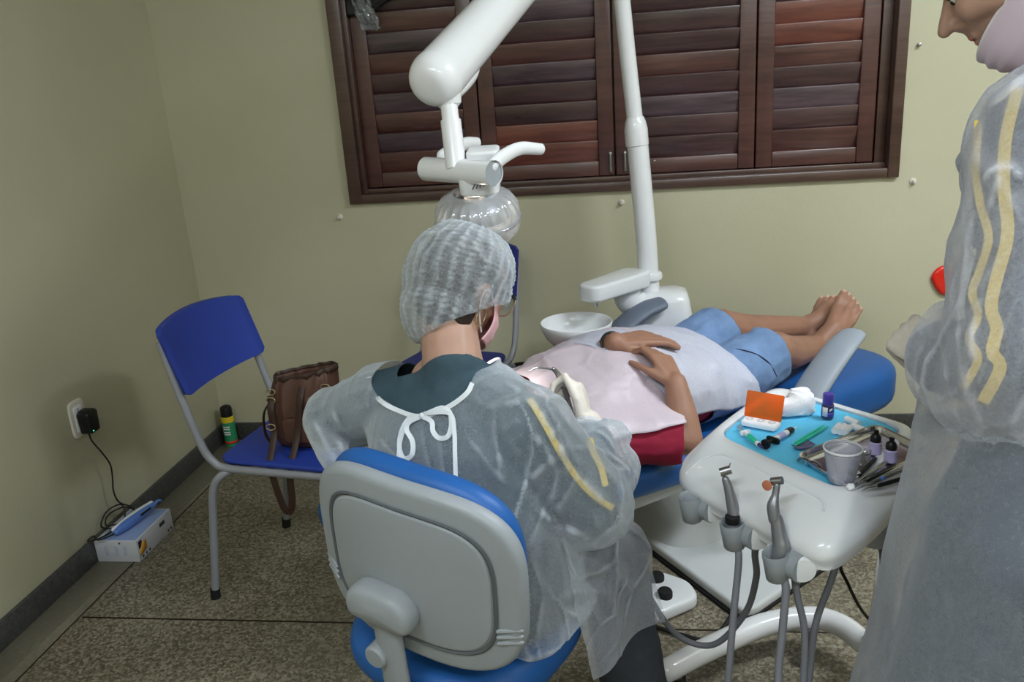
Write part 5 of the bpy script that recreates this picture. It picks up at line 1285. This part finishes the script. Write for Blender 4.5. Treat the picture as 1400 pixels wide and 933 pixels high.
# yellow ribbon stripes on the jacket sleeve under the gown
bvJ = bvh(sb)
for pts in ([(724, 545), (745, 580), (766, 618), (790, 655), (815, 680), (838, 695)], [(806, 600), (812, 620), (822, 640), (828, 665)]):
    b = MB(); ribbon_on(b, [hit(bvG2, x, y, -.012, 1.45) for x, y in pts], .011, .001, 8); put('sleeve_stripe', b, M['yellow_tape'], dn_)
# gown skirt over the thigh
b = MB()
def lap(u, v):
    A = hpR.lerp(knR+(knR-hpR).normalized()*.03, u)
    d = (knR-hpR).normalized(); sd = V(d.y, -d.x, 0).normalized()
    up_ = sd.cross(d); up_ = up_ if up_.z > 0 else -up_
    r = .118-.030*u
    a = math.radians(-75+150*min(1, v/.62)); fl_ = 1-.6*max(0, v-.8)/.2
    p = A+sd*(r*math.sin(a))+up_*(r*math.cos(a))
    if v > .62: w = (v-.62)/.38; p = p+sd*(.035*w+.02*math.sin(5*u+1)*w)+V(0, 0, -1)*(.17*w*(1-.35*u))
    n_ = (sd*math.sin(a)+up_*math.cos(a))
    return p+n_*fl_*(.013*crumple(p, 7, .08, 1.3, .6, .9, 12)+.006*fbm(p, 8, 5)+.005*crumple(p, 14, .13, 1.2, .6, 1, 6)+.004)
b.grid(lap, 120, 130); put('gown_skirt', b, M['gown_lap'], dn_, smooth=180)
# hair, bouffant cap, glasses, mask, earring
b = MB(); b.ell((0, -.014, .026), (.081, .098, .092), TH, 36, 24); b.ell((0, -.056, -.034), (.066, .046, .062), TH, 28, 18); b.ell((.050, -.030, -.062), (.030, .032, .055), TH, 20, 14); b.ell((.02, -.055, -.080), (.04, .03, .035), TH, 20, 14)
hr = blob(b, .005, 3); displace(hr, lambda p, q: .002*ridged(p, 70, 1, 1, .3)); hro = put('hair', hr, M['hair'], dn_, smooth=180)
b = MB(); b.ell(at(626, 386, 1.60), (.096, .098, .112), None, 40, 28); b.ell(HD+UH*.024-FH*.012, (.092, .092, .092), None, 40, 28); b.ell(at(655, 368, 1.62), (.066, .07, .070), None, 30, 20); b.ell(at(612, 420, 1.585), (.082, .085, .082), None, 30, 20)
cp = blob(b, .0042, 8)
cc_ = HD-UH*.02
ax1, ax2 = FH.cross(UH), FH
def pleat(p, q):
    d = p-cc_; a = math.atan2(d.dot(ax1), d.dot(ax2)); h = d.dot(UH)/.1
    w = .0022*math.cos(24*a+2.6*fbm(p, 8)+1.5*h)
    return w+.007*ridged(p, 15, 1, 1, .22, 4)+.003*ridged(p, 34, 1, 1, .3, 9)+.0009*math.sin(70*h+5*fbm(p, 20))+.001
displace(cp, pleat)
eb = [(556, 462), (600, 468), (660, 448), (700, 405)]
e1, e2 = at(560, 470, 1.55), at(694, 416, 1.60)
enx = (e2-e1).cross(FH*-.5+UH*.0+(EYE-HD).normalized()).normalized(); enx = enx if enx.z < 0 else -enx
cut(cp, lambda c: (c-e1).dot(enx) > .002)
cpo = put('bouffant_cap', cp, M['cap'], dn_, smooth=180)
b = MB()
def eyew(s, a): # ring of one lens
    return PH(.112-.012*abs(math.cos(a))*0, .004+.026*math.sin(a)*(1 if math.sin(a) > 0 else 1.15), s*.034+.030*math.cos(a))
gls = None
b = MB(); b.tube([eyew(1, a) for a in np.linspace(0, 2*PI, 29)], .0017, 8, n=1); gls = put('glasses', b, M['brass'], dn_)
b = MB(); b.tube([eyew(-1, a) for a in np.linspace(0, 2*PI, 29)], .0017, 8, n=1); put('second_rim', b, M['brass'], gls)
for s in (1, -1):
    b = MB(); b.add([eyew(s, a) for a in np.linspace(0, 2*PI, 28)[:-1]], [list(range(27))]); put('lens', b, M['glass'], gls)
    b = MB(); b.tube([PH(.110, .018, .064*s), PH(.09, .017, .072*s), PH(.02, .010, .079*s), PH(-.02, -.008, .080*s)], .0023, 8, n=5); put('temple', b, M['black'], gls)
    b = MB(); b.tube([eyew(s, a) for a in np.linspace(.45, PI-.45, 14)], .0028, 8, n=1); put('brow_bar', b, M['black'], gls)
b = MB(); b.tube([PH(.113, .008, -.006), PH(.117, .011, 0), PH(.113, .008, .006)], .0016, 8, n=3); put('bridge', b, M['brass'], gls)
def mask_grid(P, f0, u0, u1, w, depth, side, nrm=1):
    b = MB()
    def fn(u, v):
        a = (2*u-1); f = f0+.018*math.sin(PI*v)-depth*abs(a)**2.2+.004*math.sin(v*PI*6)*(1-abs(a)); 
        return P(f, u0+(u1-u0)*v*(1-.15*abs(a))+.0, a*w)
    b.grid(fn, 30, 22); return b
mk = mask_grid(PH, .106, -.012, -.115, .083, .085, 1); mko = put('face_mask', mk, M['mask_pink'], dn_, smooth=180, solid=.0012)
for s in (1, -1):
    b = MB(); b.tube([PH(.025, -.02, .080*s), PH(.0, .0, .087*s), PH(-.02, -.012, .087*s), PH(-.01, -.05, .083*s), PH(.022, -.085, .076*s)], .0014, 6, n=5); put('ear_loop', b, M['elastic'], mko)
b = MB(); ec = PH(-.004, -.058, .086)
b.tube([ec+V(0, 0, .0)+(FH*math.cos(a)*.011+UH*math.sin(a)*.019) for a in np.linspace(0, 2*PI, 25)], .0013, 8, n=1); put('earring', b, M['brass'], dn_)
# air-water syringe in the right glove
T0, T1 = toolA; ti = thing('air_water_syringe', 'steel angled syringe tip held in the gloved right hand of the dentist', 'dental instrument', T1)
b = MB(); b.tube([at(723, 508, 1.66), at(734, 503, 1.66), at(748, 504, 1.66), at(758, 506, 1.66)], [.0014, .0019, .0021, .0023], 10, n=4); put('nozzle', b, M['steel'], ti)
b = MB(); b.tube([at(757, 505, 1.66), at(763, 512, 1.668), at(771, 532, 1.685), at(779, 556, 1.70), at(787, 580, 1.71)], [.0045, .0055, .006, .006, .0055], 14, n=5, round_ends=True); put('handle', b, M['steel'], ti)
b = MB(); b.tube([at(787, 580, 1.71), at(800, 640, 1.72), at(820, 690, 1.74), at(838, 718, 1.75), at(858, 760, 1.76), at(885, 812, 1.78), at(925, 868, 1.80), at(975, 882, 1.78), at(1018, 840, 1.70), at(1034, 790, 1.62), at(1036, 745, 1.56), V(.30, 1.36, .64)], .0066, 12, n=8); put('hose', b, M['hose'], ti)
# ------------------------------------------------------------------ STANDING ASSISTANT
FA = V(-.75, .66, 0).normalized(); LA = V(-.66, -.75, 0).normalized()
an_ = thing('person', 'person standing at the right edge in white gown, mask pulled under the chin', 'person', (.73, 1.17, 0))
sL = at(1428, 185, 1.13); nkA = sL-LA*.172+V(0, 0, .052); sR = nkA-LA*.172-V(0, 0, .052)
eL, wL = at(1392, 505, 1.09), at(1272, 487, 1.24)
eR, wR = sR+V(.06, -.0, -.28), sR+V(.0, .0, -.50)
azA = V(-.93, .36, 0).normalized(); pa = math.radians(36)
FHa = azA*math.cos(pa)-Zv*math.sin(pa); UHa = azA*math.sin(pa)+Zv*math.cos(pa)
tip = at(1291, 44, 1.235); HA = tip-FHa*.118+UHa*.026
PLA = V(.74, 1.18, .86)
def a_rings(k, add=0.0):
    R = []
    for z, hw, hd in ((.80, .17, .125), (.90, .168, .12), (1.02, .16, .115), (1.14, .17, .118), (1.24, .178, .11), (1.30, .165, .092), (1.335, .12, .07), (1.355, .07, .055)):
        t = (z-.80)/(1.36-.80); c_ = V(PLA.x, PLA.y, 0).lerp(V(nkA.x, nkA.y, 0)+FA*.03, t); R.append((V(c_.x, c_.y, z), LA, hw*k+add, FA, hd*k+add))
    return R
b = MB(); PA_, TA_ = head_elems(b, HA, FHa, UHa, 1.0, 1.07)
b.cap(nkA+FA*.02, HA-UHa*.05-FHa*.02, .06, .054); tor(b, a_rings(.92))
b.cap(nkA-V(0, 0, .03), sL, .05, .055); b.cap(nkA-V(0, 0, .03), sR, .05, .055)
for s, e, w_ in ((sL, eL, wL), (sR, eR, wR)): b.cap(s, e, .054, .042); b.cap(e, e.lerp(w_, .35), .042, .041); b.cap(e.lerp(w_, .35), w_, .041, .028)
lgs = ((V(.665, 1.09, .82), V(.675, 1.10, .46), V(.69, 1.10, .05)), (V(.80, 1.25, .82), V(.80, 1.25, .46), V(.81, 1.25, .05)))
for h, k_, f in lgs: b.cap(h, k_, .085, .058); b.cap(k_, k_.lerp(f, .35), .055, .053); b.cap(k_.lerp(f, .35), f+V(0, 0, .04), .053, .036)
bodyA = blob(b, .0042, 4)
nosA = [PA_(.098, -.041, .0085*s) for s in (1, -1)]
def nos(p, q):
    return -sum(.006*math.exp(-((p-n_).length/.0055)**2) for n_ in nosA) - sum(.0035*math.exp(-(((p-PA_(.088, -.062, 0)).dot(UHa))/.0022)**2)*(1 if abs((p-PA_(.088, -.062, 0)).dot(FHa.cross(UHa))) < .02 and (p-PA_(.088, -.062, 0)).length < .026 else 0) for _ in (0,))
displace(bodyA, nos)
put('body', bodyA, M['skin_c'], an_, smooth=180)
for s in (1, -1):
    b = MB(); b.ell(PA_(.0775, .004, .031*s), (.0118, .0118, .0118), None, 18, 12); ey = put('eye', b, M['eye_white'], an_)
    b = MB(); b.ell(PA_(.0872, .000, .031*s), (.0045, .0045, .0045), None, 12, 8); put('iris', b, M['iris'], ey)
    b = MB(); b.tube([PA_(.093, .024, .014*s), PA_(.093, .032, .03*s), PA_(.078, .029, .05*s)], [.0035, .004, .002], 8, n=5, ell=(1.4, .8)); put('eyebrow', b, M['hair'], an_)
    b = MB(); b.tube([PA_(.0875, .004, .020*s), PA_(.091, .009, .031*s), PA_(.083, .006, .043*s)], .0016, 6, n=5); put('lash_line', b, M['hair'], an_)
b = MB(); b.cap(PA_(.095, -.0572, -.012), PA_(.095, -.0572, .012), .0042, .0042, 10); b.cap(PA_(.092, -.0675, -.010), PA_(.092, -.0675, .010), .0045, .0045, 10)
lp = blob(b, .0018, 4); put('lips', lp, M['lip'], an_, smooth=180)
b = MB(); b.ell((0, -.022, .036), (.083, .097, .086), TA_, 36, 24); b.ell((0, -.06, -.02), (.066, .045, .06), TA_, 28, 18)
hr = blob(b, .006, 3); displace(hr, lambda p, q: .003*ridged(p, 60, 1, 1, .4)); put('hair', hr, M['hair'], an_, smooth=180)
# mask pulled down round the chin
b = MB()
def amask(u, v):
    a = 2*u-1; wv = math.sin(PI*v)
    f = .104-.100*abs(a)**2.0+.010*wv-.045*v+.0016*math.sin(v*PI*8)*(1-abs(a)**3)
    uu = (-.088+.062*abs(a)**1.2)*(1-v)+(-.150+.03*abs(a)**1.5)*v
    return PA_(f, uu, a*.080*(1-.08*v))
b.grid(amask, 40, 30); mk = put('face_mask', b, M['mask_lilac'], an_, smooth=180, solid=.0014)
b = MB(); b.tube([amask(0, .05+.0*k) if False else amask(u, .03) for u, k in ((x, 0) for x in np.linspace(0, 1, 25))], .0018, 8, n=1); put('top_seam', b, M['elastic'], mk)
b = MB(); ribbon_on(b, [amask(.0, .05)+LA*.002, amask(.0, .95)+LA*.002], .006, .001, 1); put('side_seam', b, M['elastic'], mk)
for s in (1, -1):
    b = MB(); q = amask(1 if s > 0 else 0, .05); b.tube([q, q.lerp(PA_(-.0, .012, .086*s), .5)+(PA_(0, 0, s)-PA_(0, 0, 0))*.006, PA_(-.0, .016, .087*s), PA_(-.022, -.012, .088*s), amask(1 if s > 0 else 0, .95)], .0017, 8, n=6); put('ear_loop', b, M['elastic'], mk)
# jacket and trousers
b = MB(); tor(b, [(V(.648, 1.112, z), V(-.985, -.17, 0), hw, V(-.17, .985, 0), hd) for z, hw, hd in ((.34, .275, .165), (.5, .262, .16), (.65, .245, .155), (.8, .21, .15))]+[(c_, ax, hw+.012, ay, hd+.012) for c_, ax, hw, ay, hd in a_rings(1.0, .008)[2:]]); b.cap(nkA-V(0, 0, .035), sL, .062, .07); b.cap(nkA-V(0, 0, .035), sR, .062, .07); b.cap(nkA+FA*.01-V(0, 0, .04), nkA+FA*.02+V(0, 0, .02), .085, .072)
for s, e, w_ in ((sL, eL, wL), (sR, eR, wR)): b.cap(s, e, .070, .062); b.cap(e, e.lerp(w_, .8), .06, .05)
jk = blob(b, .006, 6); nk2 = (HA-UHa*.06-nkA).normalized()
cut(jk, lambda c: (c-(nkA+FA*.02+V(0, 0, .03))).dot(nk2) > 0 and (c-nkA).length < .14)
displace(jk, lambda p, q: .004*fbm(p, 11, 2)+.006*max(0, ridged(p, 9, 1, 1, .7, 4))); cut(jk, lambda c: c.z < .345); put('coat', jk, M['scrub2'], an_, smooth=180, solid=.0015)
b = MB(); tor(b, a_rings(1.0, .012)[:3])
for h, k_, f in lgs: b.cap(h, k_, .10, .08); b.cap(k_, f+V(0, 0, .05), .08, .068)
tr_ = blob(b, .009, 6); displace(tr_, lambda p, q: .006*fbm(p, 8, 6)+.006*max(0, ridged(p, 7, 1, 1, .5, 8))); put('trousers', tr_, M['trouser'], an_, smooth=180)
for h, k_, f in lgs:
    b = MB(); d = FA; b.cap(f-d*.03-V(0, 0, .005), f+d*.15-V(0, 0, .012), .043, .037); b.cap(f+V(0, 0, .03), f+d*.06, .046, .04)
    s_ = blob(b, .007, 4); s_.v = [V(p.x, p.y, max(p.z, .003)) for p in s_.v]; put('shoe', s_, M['black'], an_, smooth=180)
# gloves
b = MB(); hand_elems(b, wL, at(1232, 452, 1.32)-wL, V(-.55, -.45, .7), False, [(.5, .6, .4), (.6, .7, .5), (.7, .8, .5), (.8, .8, .5)], [(.8, .5, -.4), (.9, .3, -.4), (.9, .1, -.5)], .95, .0088); b.cap(wL, wL+(eL-wL).normalized()*.04, .032, .034)
gl = blob(b, .0036, 3); displace(gl, lambda p, q: .001*ridged(p, 60)); put('glove', gl, M['glove'], an_, smooth=180)
b = MB(); hand_elems(b, wR, V(-.1, .1, -1), V(.6, .7, 0), True, [(.3, .4, .3)]*4, None, .95, .0088); gl = blob(b, .0045, 3); put('glove', gl, M['glove'], an_, smooth=180)
# gown: sleeves and yoke
b = MB(); tor(b, a_rings(1.03, .03)[3:]); b.cap(nkA-V(0, 0, .04), sL, .085, .095); b.cap(nkA-V(0, 0, .04), sR, .085, .095); b.cap(nkA+FA*.01-V(0, 0, .05), nkA+FA*.02+V(0, 0, .02), .10, .09)
b.cap(sL, eL, .092, .098); b.cap(sL+V(-.012, 0, 0), eL+V(-.016, 0, 0), .085, .085); b.cap(eL+V(0, 0, -.02), eL+V(-.02, .02, -.035), .09, .08); b.cap(eL, eL.lerp(wL, .6), .095, .085); b.cap(eL.lerp(wL, .5), wL, .072, .042); b.cap(eL.lerp(wL, .5)-V(0, 0, .03), eL.lerp(wL, .85)-V(0, 0, .035), .065, .045)
b.cap(sR, eR, .085, .08); b.cap(eR, wR, .075, .045)
b.cap(sL.lerp(eL, .35), at(1352, 330, 1.14), .06, .05)
ga = blob(b, .005, 6); bva = bvh(ga)
wdA = (wL-eL).normalized()
CRA = [(hit(bva, *a, 0, 1.1), hit(bva, *c_, 0, 1.1), h, w*.75) for a, c_, h, w in [((1345, 250), (1372, 225), .007, .010), ((1372, 225), (1398, 245), .006, .01), ((1300, 300), (1298, 420), .008, .012), ((1330, 300), (1312, 430), .007, .010), ((1312, 430), (1320, 530), .008, .010), ((1320, 530), (1345, 600), .007, .010), ((1330, 440), (1335, 500), .006, .008), ((1262, 470), (1255, 540), .008, .010), ((1270, 560), (1305, 535), .006, .009), ((1240, 450), (1225, 500), .007, .01), ((1290, 500), (1262, 580), .006, .009), ((1372, 230), (1350, 290), .006, .009)]]
def adis(p, q):
    d = .006*fbm(p, 6, 13)+.011*crumple(p, 6, .07, 1, 1, .4, 17)+.0035*crumple(p, 13, .09, 1, 1, .45, 2)
    for A, B_, h, w in CRA: d += crease(p, A, B_, w, h)
    return d*(.3 if (p-nkA).length < .15 or (p-wL).length < .07 else 1)
displace(ga, adis)
cut(ga, lambda c: ((c-(nkA+V(0, 0, .005))).dot(nk2) > 0 and (c-nkA).length < .16) or ((c-wL).dot(wdA) > -.035 and (c-wL).length < .11) or ((c-wR).dot(V(0, 0, -1)) > -.01 and (c-wR).length < .09) or (c.z < 1.02 and (c-eL).length > .2 and (c-wL).length > .16 and (c-eR).length > .13 and (c-wR).length > .13 and (c-eR.lerp(wR, .5)).length > .14))
go = put('gown', ga, M['gown2'], an_, smooth=180)
bvj = bvh(jk)
for k, pts in enumerate(([(1338, 165), (1334, 230), (1340, 280), (1352, 325), (1338, 372), (1330, 400), (1336, 432), (1326, 462), (1336, 492), (1318, 530)], [(1392, 120), (1376, 185), (1372, 250), (1378, 320), (1362, 380), (1356, 420), (1362, 450), (1358, 480), (1366, 505), (1345, 550)])):
    b = MB(); ribbon_on(b, [hit(bva, x, y, -.019, 1.08)+LA*.003*math.sin(3*i) for i, (x, y) in enumerate(pts)], (.010, .0145)[k], .001, 8); put('sleeve_stripe', b, M['yellow_tape'], an_)
# gown skirt hanging to the shins
b = MB(); SK = [(1.10, .655, 1.235, .165, .215), (1.0, .655, 1.20, .20, .21), (.9, .655, 1.155, .235, .205), (.8, .66, 1.125, .265, .20), (.65, .665, 1.11, .295, .20), (.5, .67, 1.10, .325, .205), (.35, .675, 1.10, .35, .21), (.22, .68, 1.10, .37, .215)]
def skirt(u, v):
    z = SK[0][0]+(SK[-1][0]-SK[0][0])*v
    for a, c_ in zip(SK, SK[1:]):
        if z >= c_[0]-1e-6: break
    t = (a[0]-z)/(a[0]-c_[0]); q = [a[i]*(1-t)+c_[i]*t for i in range(5)]
    an = 2*PI*u+.4
    r = 1+v*(.045*math.sin(5*an+1.2)+.03*math.sin(9*an+3*v)+.02*math.sin(15*an))
    p = V(q[1]+q[3]*math.cos(an)*r, q[2]+q[4]*math.sin(an)*r, z)
    n_ = V(math.cos(an), math.sin(an), 0)
    return p+n_*(.010*crumple(p, 5, .10, 1, 1, .35, 31)+.005*crumple(p, 12, .14, 1, 1, .4, 8))
b.grid(skirt, 260, 130); put('gown_skirt', b, M['gown_lap'], an_, smooth=180)
sc.view_settings.view_transform = 'Standard'
try: sc.view_settings.look = 'None'
except Exception: pass
sc.view_settings.gamma = 1; sc.view_settings.use_curve_mapping = False
sc.view_settings.exposure = 0.1
sc.cycles.transparent_max_bounces = 24
sc.cycles.max_bounces = 10
